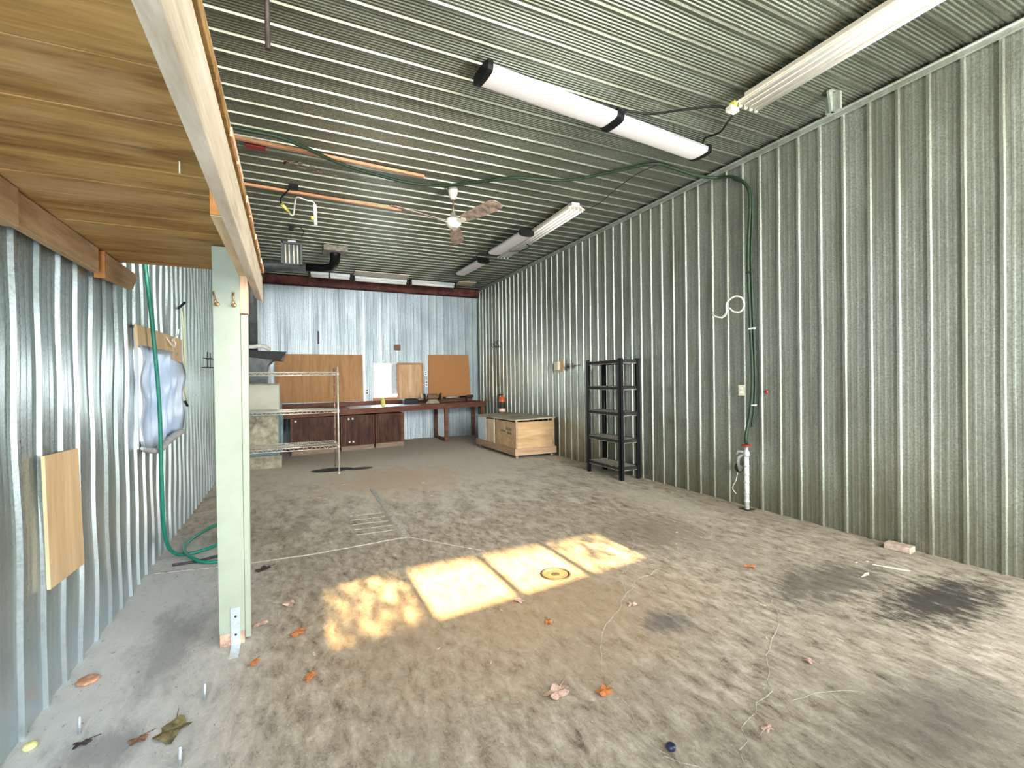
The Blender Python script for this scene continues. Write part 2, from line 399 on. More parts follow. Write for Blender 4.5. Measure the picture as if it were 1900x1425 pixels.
PER = .2035
PROF = [(0, 0), (.006, .018), (.026, .018), (.032, 0), (.060, 0), (.067, .0045), (.077, .0045), (.084, 0),
        (.108, 0), (.115, .0045), (.125, .0045), (.132, 0), (.156, 0), (.163, .0045), (.173, .0045), (.180, 0)]
LPROF = [(0, 0), (.010, .016), (.030, .016), (.040, 0), (.070, 0), (.078, .0007), (.086, .0007), (.094, 0), (.118, 0), (.126, .0007), (.134, .0007), (.142, 0), (.163, 0), (.171, .0007), (.179, .0007), (.187, 0)]
RPROF = [(u, d if d > .01 else d*.32) for u, d in PROF]
BPROF = [(0, .012), (.002, -.026), (.026, -.026), (.028, .012), (.050, .012), (.056, .018), (.066, .018), (.072, .012), (.095, .012), (.101, .018), (.111, .018), (.117, .012), (.140, .012), (.146, .018), (.156, .018), (.162, .012)]
def sheet(name, mat, u0, u1, vlev, fn, per=PER, wob=0.0, dent=0.0, hole=None, prof=PROF, start=None, thick=.03):
    us = []; u = (start if start is not None else u0) - per*0
    while u < u1 - 1e-6:
        for du, d in prof:
            x = u + du*per/PER
            if u0 <= x <= u1: us.append((x, d))
        u += per
    if us[0][0] > u0+1e-4: us.insert(0, (u0, 0))
    if us[-1][0] < u1-1e-4: us.append((u1, 0))
    if hole:
        for e in (hole[0], hole[1]):
            i = min(range(len(us)), key=lambda k: abs(us[k][0]-e)); us[i] = (e, us[i][1])
    b = MB(); n = len(us); vs = []; fs = []
    for j, v in enumerate(vlev):
        for i, (x, d) in enumerate(us):
            k = int((x-u0)/per)
            wu = wob*(math.sin(v*2.9+k*1.3)*.6 + math.sin(v*6.1+k*2.1)*.4) if wob else 0
            if hole and abs(x-hole[0]) < .3 or hole and abs(x-hole[1]) < .3: wu *= .2
            if i in (0, n-1): wu = 0
            dd = dent*(math.sin(v*3.3+x*2.0)*.5+math.sin(v*7.7+x*5.0+1)*.5) if dent else 0
            vs.append(fn(x+wu, v, d+dd))
    for j in range(len(vlev)-1):
        for i in range(n-1):
            cu = (us[i][0]+us[i+1][0])/2; cv = (vlev[j]+vlev[j+1])/2
            if hole and hole[0] < cu < hole[1] and hole[2] < cv < hole[3]: continue
            a = j*n+i; fs.append((a, a+1, a+n+1, a+n))
    b.add(vs, fs); return struct(b.build(name, mat, fix=False))
def levels(a, b, n, extra=()):
    l = sorted(set([a+(b-a)*k/n for k in range(n+1)] + list(extra)))
    out = [l[0]]
    for x in l[1:]:
        if x-out[-1] > .01 or x in extra or x == b:
            if x-out[-1] <= .01 and out[-1] not in extra: out[-1] = x
            else: out.append(x)
    return out
LW = (4.22, 5.52, 1.0, 1.84); BW = (1.87, 2.46, 1.10, 1.90)
sheet('wall_left', 'galv_left', -1.6, YB, levels(0, ZC, 44, LW[2:]), lambda u, v, d: (XL+d-.009, u, v), wob=.010, dent=.006, hole=LW, start=-1.6+.10, prof=LPROF)
sheet('wall_right', 'galv_right', -1.2, YB, levels(0, ZC, 20), lambda u, v, d: (XR-d+.009, u, v), per=.2117, start=1.49-.2117*12-.004, dent=.0015, wob=.0015, prof=RPROF)
sheet('wall_back', 'galv_back', XL, XR, levels(0, ZC, 20, BW[2:]), lambda u, v, d: (u, YB-d+.009, v), per=.199, start=-.332-.199*3, hole=BW, wob=.003, dent=.004, prof=BPROF)
CPROF = [(0, 0), (.006, .018), (.026, .018), (.032, 0)]
for k in range(6): CPROF += [(.045+.0262*k, 0), (.051+.0262*k, .006), (.057+.0262*k, .006), (.063+.0262*k, 0)]
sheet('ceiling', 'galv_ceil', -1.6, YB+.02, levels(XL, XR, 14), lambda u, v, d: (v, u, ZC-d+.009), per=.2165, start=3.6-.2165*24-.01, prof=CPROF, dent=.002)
# outer skins of the building so that no daylight leaks past the thin sheets
b = MB().box(XL-.20, XL-.12, -1.9, LW[0], 0, ZC+.2).box(XL-.20, XL-.12, LW[1], YB+.3, 0, ZC+.2).box(XL-.20, XL-.12, LW[0], LW[1], 0, LW[2]).box(XL-.20, XL-.12, LW[0], LW[1], LW[3], ZC+.2)
struct(b.build('wall_left_outer', 'galv_trim'))
struct(MB().box(XR+.08, XR+.16, -1.9, YB+.3, 0, ZC+.2).build('wall_right_outer', 'galv_trim'))
b = MB().box(XL-.12, BW[0], YB+.10, YB+.16, 0, ZC+.2).box(BW[1], XR+.08, YB+.10, YB+.16, 0, ZC+.2).box(BW[0], BW[1], YB+.10, YB+.16, 0, BW[2]).box(BW[0], BW[1], YB+.10, YB+.16, BW[3], ZC+.2)
struct(b.build('wall_back_outer', 'galv_trim'))
struct(MB().box(XL-.2, XR+.2, -1.9, YB+.3, ZC+.06, ZC+.14).build('roof', 'galv_trim'))
# front wall behind the camera: open man door, overhead door with four panes, two openings added to let in fill light
def fbox(b, x0, x1, z0, z1, t=.05, dy=0):
    p = []
    for z in (z0, z1):
        p += [(x0, FRONT(x0)-t+dy, z), (x1, FRONT(x1)-t+dy, z), (x1, FRONT(x1)+dy, z), (x0, FRONT(x0)+dy, z)]
    b.hexa(p)
TE = .45
PX = [(.18, .725), (.795, 1.345), (1.42, 1.95), (2.03, 2.57)]
PY = [(2.68, 3.50), (2.76, 3.59), (2.86, 3.69), (2.94, 3.77)]
pz = [((y0-FRONT((a+c)/2)+.02)*TE, (y1-FRONT((a+c)/2)+.02)*TE) for (a, c), (y0, y1) in zip(PX, PY)]
z0w = sum(p[0] for p in pz)/4; z1w = sum(p[1] for p in pz)/4
b = MB()
fbox(b, XL-.1, -.93, 0, 2.3); fbox(b, -.07, .18, 0, 2.3); fbox(b, .18, 2.57, 0, z0w); fbox(b, .18, 2.57, z1w, 2.3); fbox(b, 2.57, 2.98, 0, 2.3); fbox(b, 4.32, XR+.1, 0, 2.3)
for i in range(3): fbox(b, PX[i][1], PX[i+1][0], z0w, z1w)
fbox(b, XL-.1, -.93, 2.3, ZC); fbox(b, -.93, 4.5, 2.3, 2.5); fbox(b, 4.5, XR+.1, 2.3, ZC); fbox(b, -.93, 4.5, 3.75, ZC)
struct(b.build('wall_front', 'galv_trim'))
for i, (a, c) in enumerate(PX):
    b = MB(); fbox(b, a, c, z0w, z1w, .004, -.023)
    struct(b.build('window_%d' % (i+3), pane_mat('door_pane', (.85, -.05, .28, .68)[i], (13, 9, 14, 14)[i], 3.1*i+1)))
# unseen roof and walls added outside to shade the openings from the low sun
struct(MB().box(-3, 6, -5.2, -1.3, ZC+.0, ZC+.08).build('sun_block_roof', 'galv_trim'))
struct(MB().box(-3.5, .02, -4.6, -4.5, -.1, 4.2).build('sun_block_wall', 'galv_trim'))
struct(MB().box(2.8, 8, -4.6, -4.5, -.1, 4.2).build('sun_block_wall_right', 'galv_trim'))
struct(MB().box(-30, 30, -30, 40, -.35, -.16).build('ground', plain('gravel', (.30, .29, .26), .9, var=.3)))

# right-hand angle trim under the ceiling
b = MB().box(XR-.035, XR-.010, -1.0, YB, ZC-.075, ZC-.02)
b.tube([(XR-.05, y, ZC-.035) for y in (-.9, 3, 7, YB-.15)], .012, 8)
struct(b.build('trim_1', 'galv_trim'))
# back window
b = MB(); x0, x1, z0, z1 = BW
for q in ((x0-.03, x0, z0-.03, z1+.03), (x1, x1+.02, z0-.03, z1+.03), (x0, x1, z1, z1+.03), (x0, x1, z0-.03, z0)):
    b.box(q[0], q[1], YB-.03, YB+.1, q[2], q[3])
wb = struct(b.build('window_1', M['white_plastic']))
MB().box(x0, x1, YB+.05, YB+.056, z0, z1).build('pane', M['pane_clear'], wb)
MB().box(x0+.40, x0+.44, YB+.0, YB+.045, z0, z1).build('sash', M['white_plastic'], wb)
MB().box(x0+.44, x1, YB+.02, YB+.03, z0+.05, z1).build('frosted_panel', plain('frosted_panel', (.42, .47, .52), .4, var=.1), wb)
b = MB(); x0, x1, z0, z1 = LW
for q in ((x0-.02, x0+.03, z0-.02, z1+.02), (x1-.03, x1+.02, z0-.02, z1+.02), (x0, x1, z1-.03, z1+.02), (x0, x1, z0-.02, z0+.03)):
    b.box(XL-.11, XL+.015, q[0], q[1], q[2], q[3])
wl = struct(b.build('window_2', M['white_plastic']))
MB().box(XL-.10, XL-.094, x0, x1, z0, z1).build('pane', M['pane_clear'], wl)

# ------------------------------------------------------------------ loft
t = thing('storage_loft', 'overhead wooden loft of wide brown planks edged by a pale beam, upper left', 'loft', (-.6, 1.5, 2.25))
O = (-.6, 1.5, 2.25)
edges = [-.9, -.62, -.35, -.08, .2, .44, .72, 1.00, 1.19, 1.38, 1.66, 1.86, 2.05, 2.24, 2.43, 2.62, 2.80, 2.98, 3.17, 3.33, 3.50, 3.66]
b = MB()
for i in range(len(edges)-1):
    dz = random.uniform(-.0015, .0015)
    b.box(XL+.03, -.155, edges[i]+.003, edges[i+1], 2.205+dz, 2.243)
b.build('plank_deck', 'deck', t, O, .002)
MB().box(XL+.03, -.157, -.9, 3.655, 2.2435, 2.262).build('seam_light_block', 'ledger', t, O)  # unseen layer added to keep light from above out of the plank gaps
MB().hexa([(-.198, -.85, 1.985), (-.16, -.85, 1.985), (-.16, 3.62, 2.0), (-.198, 3.45, 2.0), (-.198, -.85, 2.197), (-.16, -.85, 2.197), (-.16, 3.62, 2.17), (-.198, 3.45, 2.17)]).build('edge_beam', 'beam', t, O, .004)
for i in range(9, len(edges)-1):
    if i % 3: MB().box(-.156, -.149, edges[i]+.012, edges[i+1]-.012, 2.206, 2.235).build('plank_end', 'cleat', t, O)
bm_ = MB().box(-.247, -.203, 1.95, 2.975, 2.04, 2.197).build('inner_beam', wood('inner_lumber', (.50, .36, .20), (.70, .55, .36), 'y', .8, 6), t, O, .003)
MB().box(-.246, -.204, 1.942, 1.950, 2.042, 2.196).build('end_grain', 'endgrain', bm_, O)
MB().box(-.975, -.925, -.85, 2.42, 2.05, 2.200).build('wall_ledger', 'ledger', t, O, .004)
MB().box(-.975, -.938, 2.43, 3.29, 2.065, 2.200).build('wall_ledger', 'ledger', t, O, .004)
MB().hexa([(-.975, 3.37, 2.055), (-.935, 3.37, 2.055), (-.935, 3.90, 2.085), (-.975, 3.90, 2.085), (-.975, 3.37, 2.200), (-.935, 3.37, 2.200), (-.935, 4.02, 2.20), (-.975, 4.02, 2.20)]).build('wall_ledger', 'ledger', t, O, .004)
MB().box(-.980, -.930, 3.355, 3.37, 2.05, 2.200).build('end_grain', 'endgrain', t, O)
MB().tube([(-.33, 1.93, 2.21), (-.33, 1.93, 2.165)], .0025, 6).build('nail', 'splinter', t, O)
MB().tube([(-.222, 1.24, 2.21), (-.218, 1.24, 2.12), (-.205, 1.23, 2.115)], .003, 6).build('nail', 'splinter', t, O)

# post
O = (-.3, 3.0, 0)
t = thing('support_post', 'pale green painted post standing on the concrete under the loft edge', 'post', O)
MB().hexa([(-.368, 2.983, .07), (-.246, 2.983, .07), (-.246, 3.025, .07), (-.368, 3.025, .07), (-.374, 2.983, 2.195), (-.243, 2.983, 2.195), (-.243, 3.025, 2.195), (-.374, 3.025, 2.195)]).build('board', 'pale_paint', t, O, .003)
MB().hexa([(-.246, 2.998, .02), (-.218, 2.998, .02), (-.218, 3.05, .02), (-.246, 3.05, .02), (-.243, 2.998, 1.83), (-.207, 2.998, 1.83), (-.207, 3.05, 1.83), (-.243, 3.05, 1.83)]).build('side_board', 'pale_paint', t, O, .003)
MB().box(-.366, -.247, 2.984, 3.025, 0.0, .07).build('scuffed_foot', 'bare_edge', t, O, .003)
st = MB().box(-.312, -.266, 2.976, 2.983, .0, .21).box(-.312, -.266, 2.84, 2.983, .001, .006).build('anchor_strap', 'steel', t, O)
for zz in (.16, .06): MB().lathe([(.006, 0), (.006, .003), (.003, .005)], (-.289, 2.976, zz), 8, Matrix.Rotation(PI/2, 3, 'X')).build('screw', 'iron', st, O)
MB().box(-.243, -.205, 2.984, 3.06, 1.835, 2.195).build('cleat', 'cleat', t, O, .002)
def hook(x, z, tilt):
    o = MB(); R = Matrix.Rotation(tilt, 3, 'Y')
    def P(a, y, c): q = R @ Vector((a, y, c)); return q
    o.tube([P(0, -.006, .055), P(0, -.008, .03), P(0, -.007, 0), P(0, -.02, -.018), P(0, -.04, -.012), P(0, -.045, .004)], [.005, .004, .004, .0045, .004, .006], 8)
    o.lathe([(.002, 0), (.013, .002), (.012, .006), (.004, .009)], P(0, 0, -.012), 12, R @ Matrix.Rotation(PI/2, 3, 'X'))
    o.lathe([(.003, 0), (.007, .002), (.004, .006)], P(0, -.001, .055), 10, R @ Matrix.Rotation(PI/2, 3, 'X'))
    return o
tag(hook(0, 0, -.25).build('coat_hook', 'brass', None, (0, 0, 0)), 'brass coat hook on the pale post, the left one, leaning sideways', 'hook', 'brass coat hooks on the post').location = (-.355, 2.981, 1.89)
tag(hook(0, 0, -.03).build('coat_hook', 'brass', None, (0, 0, 0)), 'brass coat hook on the pale post, the right one, hanging straight', 'hook', 'brass coat hooks on the post').location = (-.272, 2.981, 1.89)

# ------------------------------------------------------------------ left wall
x = XL+.012
tag(MB().hexa([(x+.0, 2.742, 1.135), (x+.0, 2.775, .53), (x, 3.157, .515), (x, 3.105, 1.125), (x+.014, 2.742, 1.135), (x+.014, 2.775, .53), (x+.014, 3.157, .515), (x+.014, 3.105, 1.125)]).build('plywood_patch', 'ply', None, (x, 2.94, .82), .002), 'tan plywood rectangle screwed low on the left metal wall', 'board')
# plastic film
random.seed(3)
ny, nz = 26, 18; vs = []; fs = []
def film(i, j):
    u = i/(ny-1); v = j/(nz-1)
    y = 4.14 + u*1.48 + (.03*math.sin(v*9) if i == ny-1 else 0); ztop = 1.73+.02*u; zbot = .98-.06*math.sin(u*7)*.3
    if i == ny-1: ztop -= .02
    zz = ztop + (zbot-ztop)*v
    d = .02 + .012*math.sin(u*13+v*3) * (.4+.6*v) + .008*math.sin(u*31+v*8) + .010*math.sin(v*14+u*4)
    return (x+max(.004, d)+.01, y, zz)
for j in range(nz):
    for i in range(ny): vs.append(film(i, j))
for j in range(nz-1):
    for i in range(ny-1): a = j*ny+i; fs.append((a, a+1, a+ny+1, a+ny))
o = MB().add(vs, fs, True).build('plastic_sheet', 'film', None, (x, 4.8, 1.4), fix=False)
sm = o.modifiers.new('solid', 'SOLIDIFY'); sm.thickness = .0008
tag(o, 'wrinkled milky plastic sheet covering the window in the left wall', 'plastic sheet')
tag(MB().hexa([(x+.004, 4.13, 1.76), (x+.004, 5.62, 1.66), (x+.028, 5.62, 1.66), (x+.028, 4.13, 1.71), (x+.004, 4.13, 1.88), (x+.004, 5.66, 1.90), (x+.020, 5.66, 1.90), (x+.020, 4.13, 1.88)]).build('cardboard_strip', 'ply', None, (x, 4.8, 1.8), .002), 'tan board strip across the top of the plastic covered window', 'board')
b = MB(); pts = smooth_path([(x+.03, 4.16, .99), (x+.05, 4.5, .93), (x+.045, 4.9, .97), (x+.06, 5.3, 1.0), (x+.04, 5.6, .97)], 6)
b.tube(pts, [.012+.02*math.sin(PI*i/(len(pts)-1)) for i in range(len(pts))], 7)
tag(b.build('rolled_cloth', plain('dusty_grey_cloth', (.50, .50, .50), .9, var=.2), None, (x, 4.9, .97)), 'grey rolled hem of cloth hanging under the plastic covered window', 'cloth')
# green hose down the left wall
def hose(name, pts, r, mat, label, cat='hose', n=6, group=None):
    p = smooth_path(pts, n); o = p[len(p)//2]
    return tag(MB().tube(p, r, 8).build(name, mat, None, tuple(o)), label, cat, group)
hx = XL+.085
hose('garden_hose', [(XL+.05, 4.20, 3.2), (XL+.05, 4.22, 2.8), (hx-.03, 4.27, 2.37), (hx, 4.30, 1.9), (hx+.02, 4.37, 1.3), (hx+.02, 4.40, .68), (hx+.02, 4.48, .25), (-.88, 4.66, .06), (-.78, 4.72, .018), (-.66, 4.80, .016), (-.55, 4.98, .016),
     (-.50, 5.25, .016), (-.55, 5.55, .016), (-.66, 5.62, .018), (-.80, 5.3, .018), (-.85, 4.9, .035), (-.76, 4.56, .045), (-.62, 4.42, .018), (-.48, 4.44, .016), (-.40, 4.6, .016), (-.42, 4.9, .016), (-.47, 5.1, .016)], .014, 'hose_green',
     'bright green garden hose hanging down the left wall and coiling on the floor')
hose('dark_rope', [(-.86, 4.50, .012), (-.7, 4.50, .014), (-.55, 4.56, .012), (-.40, 4.50, .012)], .011, 'tar', 'short black rope lying on the floor in front of the green hose', 'rope')
t = thing('hanging_cable', 'pale yellow cord hanging from a black hook beside the plastic covered window', 'cord', (x+.02, 5.70, 1.9))
O = (x+.02, 5.70, 1.9)
MB().tube(smooth_path([(x+.03, 5.62, 2.18), (x+.03, 5.68, 2.05), (x+.03, 5.72, 1.8), (x+.03, 5.72, 1.6), (x+.025, 5.62, 1.5), (x+.03, 5.68, 1.38), (x+.03, 5.82, 1.27)], 6), .007, 7).build('cord', 'yellow_cord', t, O)
MB().tube([(x+.01, 5.58, 2.20), (x+.05, 5.66, 2.27)], .012, 8).build('black_hook', 'black', t, O)
MB().tube([(x+.01, 5.82, 1.275), (x+.03, 5.84, 1.22)], .012, 8).build('black_plug', 'black', t, O)
hose('hanging_cable', [(x+.03, 4.95, 1.86), (x+.05, 5.05, 1.80), (x+.05, 5.16, 1.79), (x+.05, 5.20, 1.83), (x+.04, 5.14, 1.86), (x+.05, 5.08, 1.84), (x+.05, 5.22, 1.89), (x+.05, 5.32, 1.92), (x+.05, 5.36, 1.97)], .006, 'cord_white', 'curled cream cord hanging at the top of the plastic covered window', 'cord')
b = MB()
for yy in (7.05, 7.28): b.tube([(x+.0, yy, 1.78), (x+.10, yy, 1.78)], .006, 6).tube([(x+.05, yy, 1.66), (x+.05, yy, 1.86)], .006, 6)
b.tube([(x+.0, 7.0, 1.66), (x+.14, 7.3, 1.67)], .007, 6)
tag(b.build('wire_rack_hook', 'iron', None, (x, 7.15, 1.7)), 'small dark wire hook rack on the left wall above the wire shelving', 'hook')

# ------------------------------------------------------------------ wire shelving
def wire_shelving():
    Y0, Y1 = 7.85, 8.50; X0, X1 = -.90, .685; O = (0, 8.1, 0)
    t = thing('wire_shelving', 'chrome wire shelving unit with rust, standing behind the pale post', 'shelving', O)
    for i, (px, py) in enumerate(((X0, Y0), (X1, Y0), (X1, Y1), (X0, Y1))):
        b = MB().tube([(px, py, .02), (px, py, 1.70)], .013, 10)
        for k in range(16):
            b.lathe([(.0145, 0), (.0145, .004)], (px, py, .15+.098*k), 10)
        b.lathe([(.012, 0), (.017, .005), (.017, .02), (.013, .03)], (px, py, 0), 10)
        p = b.build('post', 'chrome' if i == 1 else 'chrome_rust', t, O)
        if i != 1: p['label'] = 'rust spotted chrome post'
    for z in (1.615, 1.02, .46):
        b = MB()
        for dz in (0, -.045):
            for yy in (Y0, Y1): b.tube([(X0, yy, z+dz), (X1, yy, z+dz)], .006, 6)
            for xx in (X0, X1): b.tube([(xx, Y0, z+dz), (xx, Y1, z+dz)], .006, 6)
        for yy in (Y0, Y1):
            n = 26; pts = [(X0+(X1-X0)*k/n, yy, z - (.045 if k % 2 else 0)) for k in range(n+1)]
            b.tube(pts, .004, 5, smooth=False)
        n = 56
        for k in range(1, n):
            xx = X0+(X1-X0)*k/n; b.tube([(xx, Y0, z+.005), (xx, Y1, z+.005)], .0022, 4)
        for k in range(1, 4): b.tube([(X0, Y0+(Y1-Y0)*k/4, z-.002), (X1, Y0+(Y1-Y0)*k/4, z-.002)], .004, 5)
        for px, py in ((X0, Y0), (X1, Y0), (X1, Y1), (X0, Y1)): b.lathe([(.015, 0), (.020, .01), (.018, .05)], (px, py, z-.05), 10)
        b.build('shelf', 'chrome', t, O)
wire_shelving()

# ------------------------------------------------------------------ furnace
O = (-.6, 9.45, 0)
t = thing('furnace', 'beige metal furnace cabinet with stained lower door and grey duct, left of the bench', 'furnace', O)
fx0, fx1, fy0, fy1 = -.93, -.17, 8.95, 9.95
MB().box(fx0, fx1+.03, fy0-.03, fy1, 0, .22).build('cement_plinth', 'cement', t, O, .01)
MB().box(fx0, fx1, fy0, fy1, .22, 1.0).build('lower_casing', 'furnace_blue', t, O, .01)
p = MB().box(fx0+.02, fx1-.02, fy0-.02, fy0+.004, .30, .90).build('door_panel', 'furnace_dirty', t, O, .006)
for k in range(7): MB().box(fx0+.08+.09*k, fx0+.12+.09*k, fy0-.026, fy0-.02, .335, .35).build('vent_slot', 'iron', p, O)
MB().box(fx1, fx1+.05, fy0+.25, fy1-.02, .24, .92).build('side_panel', 'furnace_blue', t, O, .006)
MB().box(fx0, fx1, fy0+.0, fy1-.05, 1.0, 1.43).build('upper_casing', 'furnace', t, O, .012)
MB().box(fx0-.0, fx1+.01, fy0-.01, fy1-.04, 1.43, 1.45).build('top_rim', 'cement', t, O, .004)
d = MB()
prof = [(-.85, 1.45), (-.36, 1.45), (-.36, 1.68), (-.33, 1.78), (-.26, 1.85), (-.18, 1.88), (-.18, 1.93), (-.85, 1.93)]
d.prism(prof, .55, lambda u, v, w_: (u, fy0+.15+w_, v)); d.build('duct_elbow', 'duct', t, O, .008)
MB().hexa([(-.88, fy0+.08, 1.94), (-.14, fy0+.08, 1.85), (-.10, fy0+.75, 1.85), (-.88, fy0+.75, 1.94), (-.88, fy0+.08, 2.02), (-.04, fy0+.08, 2.00), (-.06, fy0+.75, 2.02), (-.88, fy0+.75, 2.02)]).build('black_hood', 'black', t, O)
MB().tube(smooth_path([(-.70, fy0+.0, 2.08), (-.55, fy0, 2.07), (-.42, fy0+.02, 2.09), (-.30, fy0+.05, 2.03)], 4), .035, 10).build('pipe_wrap', 'pvc', t, O)

# ------------------------------------------------------------------ bench
O = (2.4, 11.3, 0)
t = thing('workbench', 'long brown painted workbench along the back metal wall', 'workbench', O)
def ztop(xx): return .875+(xx+.15)/4.7*.055
def yfr(xx): return 10.08+(xx+.15)/4.7*.93
xa, xb = -.16, 4.52
def bslab(b, x0, x1, y0f, y1f, zt, th, n=1):
    b.hexa([(x0, y0f(x0), zt(x0)-th), (x1, y0f(x1), zt(x1)-th), (x1, y1f(x1), zt(x1)-th), (x0, y1f(x0), zt(x0)-th),
            (x0, y0f(x0), zt(x0)), (x1, y0f(x1), zt(x1)), (x1, y1f(x1), zt(x1)), (x0, y1f(x0), zt(x0))])
wallf = lambda q: YB-.03
b = MB(); bslab(b, xa, xb, yfr, wallf, ztop, .035); b.build('top', 'bench_brown', t, O, .004)
b = MB(); bslab(b, xa, xb, lambda q: yfr(q)+.01, lambda q: yfr(q)+.045, lambda q: ztop(q)-.035, .085); b.build('apron', 'bench_brown', t, O, .004)
b = MB().hexa([(xa, YB-.055, ztop(xa)), (4.42, YB-.055, ztop(xb)), (4.42, YB-.03, ztop(xb)), (xa, YB-.03, ztop(xa)), (xa, YB-.055, ztop(xa)+.10), (4.42, YB-.055, ztop(xb)+.09), (4.42, YB-.03, ztop(xb)+.09), (xa, YB-.03, ztop(xa)+.10)])
b.build('backsplash', 'bench_brown', t, O, .003)
for lx, ly in ((3.40, yfr(3.4)+.05), (3.40, YB-.12), (4.42, yfr(4.42)+.05), (4.42, YB-.12)):
    MB().box(lx-.045, lx+.045, ly, ly+.05, 0, ztop(lx)-.035).build('leg', 'bench_brown', t, O, .003)
MB().box(3.36, 3.44, yfr(3.4)+.1, YB-.12, .02, .06).build('foot_rail', 'bench_brown', t, O, .003)
MB().box(3.37, 3.43, yfr(3.4)+.1, YB-.12, ztop(3.4)-.12, ztop(3.4)-.036).build('top_rail', 'bench_brown', t, O, .003)
# pale sheet lying on the bench
b = MB(); bslab(b, 1.15, 2.75, lambda q: yfr(q)+.12, lambda q: YB-.35, lambda q: ztop(q)+.006, .006)
tag(b.build('bench_sheet', plain('bluish_laminate', (.42, .44, .52), .25, var=.06), None, (1.9, 11.1, .9)), 'smooth bluish grey sheet lying on the workbench top in front of the window', 'sheet')
# cabinets under the bench
def cabinet(x0, x1, label, doors, knobs):
    O = ((x0+x1)/2, yfr((x0+x1)/2)+.1, 0)
    t = thing('base_cabinet', label, 'cabinet', O, 'brown cabinets under the workbench')
    f = lambda q: yfr(q)+.075
    def slab(b, a, c, z0, z1, d0, d1):
        b.hexa([(a, f(a)+d0, z0), (c, f(c)+d0, z0), (c, f(c)+d1, z0), (a, f(a)+d1, z0), (a, f(a)+d0, z1), (c, f(c)+d0, z1), (c, f(c)+d1, z1), (a, f(a)+d1, z1)])
    b = MB(); slab(b, x0, x1, .10, .745, 0, .52); b.build('body', 'bench_brown', t, O, .003)
    b = MB(); slab(b, x0+.01, x1-.01, 0, .10, .04, .5); b.build('plinth', 'plinth', t, O)
    for (a, c), ks in zip(doors, knobs):
        b = MB(); slab(b, a, c, .115, .735, -.02, .002); d = b.build('door', 'cab_dark', t, O, .003)
        for kx, kz in ks:
            b = MB().lathe([(.008, 0), (.008, .012), (.022, .016), (.022, .028), (.012, .032)], (kx, f(kx)-.02, kz), 12, Matrix.Rotation(PI/2, 3, 'X'))
            b.build('knob', 'white_plastic', d, O)
cabinet(.0, .93, 'leftmost dark brown cabinet under the bench, behind the wire shelving', [(.04, .45), (.47, .91)], [[(.09, .69)], []])
cabinet(.95, 1.66, 'dark brown cabinet under the bench right of the wire shelving post, with four white knobs', [(.97, 1.04), (1.06, 1.64)], [[], [(1.11, .68), (1.19, .68), (1.12, .19), (1.20, .19)]])
cabinet(1.68, 2.34, 'rightmost dark brown cabinet under the bench, beside the open knee space', [(1.71, 2.26)], [[]])

# ------------------------------------------------------------------ back wall
def panel(name, x0, x1, z0, z1, mat, label, th=.02, y=YB-.030, cat='board', skew=0):
    return tag(MB().hexa([(x0, y-th, z0), (x1+skew, y-th, z0), (x1+skew, y, z0), (x0, y, z0), (x0, y-th, z1), (x1, y-th, z1), (x1, y, z1), (x0, y, z1)]).build(name, mat, None, ((x0+x1)/2, y, (z0+z1)/2), .002), label, cat)
panel('particle_board', -.30, 1.60, 1.0, 2.12, 'particle_dusty', 'wide dusty brown board on the back wall left of the window')
panel('particle_board', 3.23, 4.33, 1.025, 2.145, 'particle', 'squarer clean orange brown board on the back wall right of the window', skew=.05)
O = (2.77, YB-.03, 1.5)
t = thing('window_shutter', 'knotty plywood shutter covering the right half of the back window', 'shutter', O)
MB().box(2.47, 3.05, YB-.05, YB-.03, 1.03, 1.90).build('ply_panel', 'window_ply', t, O, .003)
b = MB().box(2.43, 3.10, YB-.06, YB-.02, 1.88, 1.93).box(2.43, 2.47, YB-.06, YB-.02, 1.03, 1.88).box(3.05, 3.10, YB-.06, YB-.02, 1.03, 1.88)
b.build('frame', wood('shutter_frame', (.40, .20, .10), (.55, .30, .16), 'x'), t, O, .003)
tag(MB().box(1.84, 2.43, YB-.09, YB-.012, 1.03, 1.065).box(1.84, 2.43, YB-.03, YB-.012, .985, 1.03).build('window_sill', wood('sill_wood', (.42, .22, .11), (.62, .36, .20), 'x'), None, (2.1, YB-.05, 1.05), .003), 'orange brown wooden sill under the bright back window', 'sill')
panel('cover_plate', 2.375, 2.525, 2.24, 2.385, 'brown_plate', 'small brown square plate on the back wall above the window', .03)
panel('slot_vent', .60, .63, 2.36, 2.66, 'iron', 'thin dark vertical slot high on the back wall above the wide board', .012)
def outlet(name, loc, normal, w_, h, label, mat='cream_plate', group=None, face='double'):
    t = thing(name, label, 'outlet', loc, group)
    n = Vector(normal); side = Vector((0, 0, 1)).cross(n); R = Matrix((side, n, Vector((0, 0, 1)))).transposed()
    MB().obox(R @ Vector((0, .007, 0)), (w_, .014, h), R).build('cover_plate', mat, t, (0, 0, 0), .003)
    for dz in (-h*.2, h*.2): MB().obox(R @ Vector((0, .017, dz)), (w_*.45, .008, h*.25), R).build('socket', 'iron' if mat == 'white_plastic' else 'white_plastic', t, (0, 0, 0), .002)
    return t
outlet('wall_outlet', (1.70, YB-.022, 1.22), (0, -1, 0), .07, .15, 'white double outlet on the back wall between the wide board and the window', 'white_plastic', 'white outlets on the back wall')
outlet('wall_outlet', (3.165, YB-.022, 1.66), (0, -1, 0), .055, .12, 'white outlet on the back wall right of the shutter, the upper of two', 'white_plastic', 'white outlets on the back wall')
outlet('wall_outlet', (3.175, YB-.022, 1.40), (0, -1, 0), .065, .17, 'white outlet on the back wall right of the shutter, the lower of two', 'white_plastic', 'white outlets on the back wall')
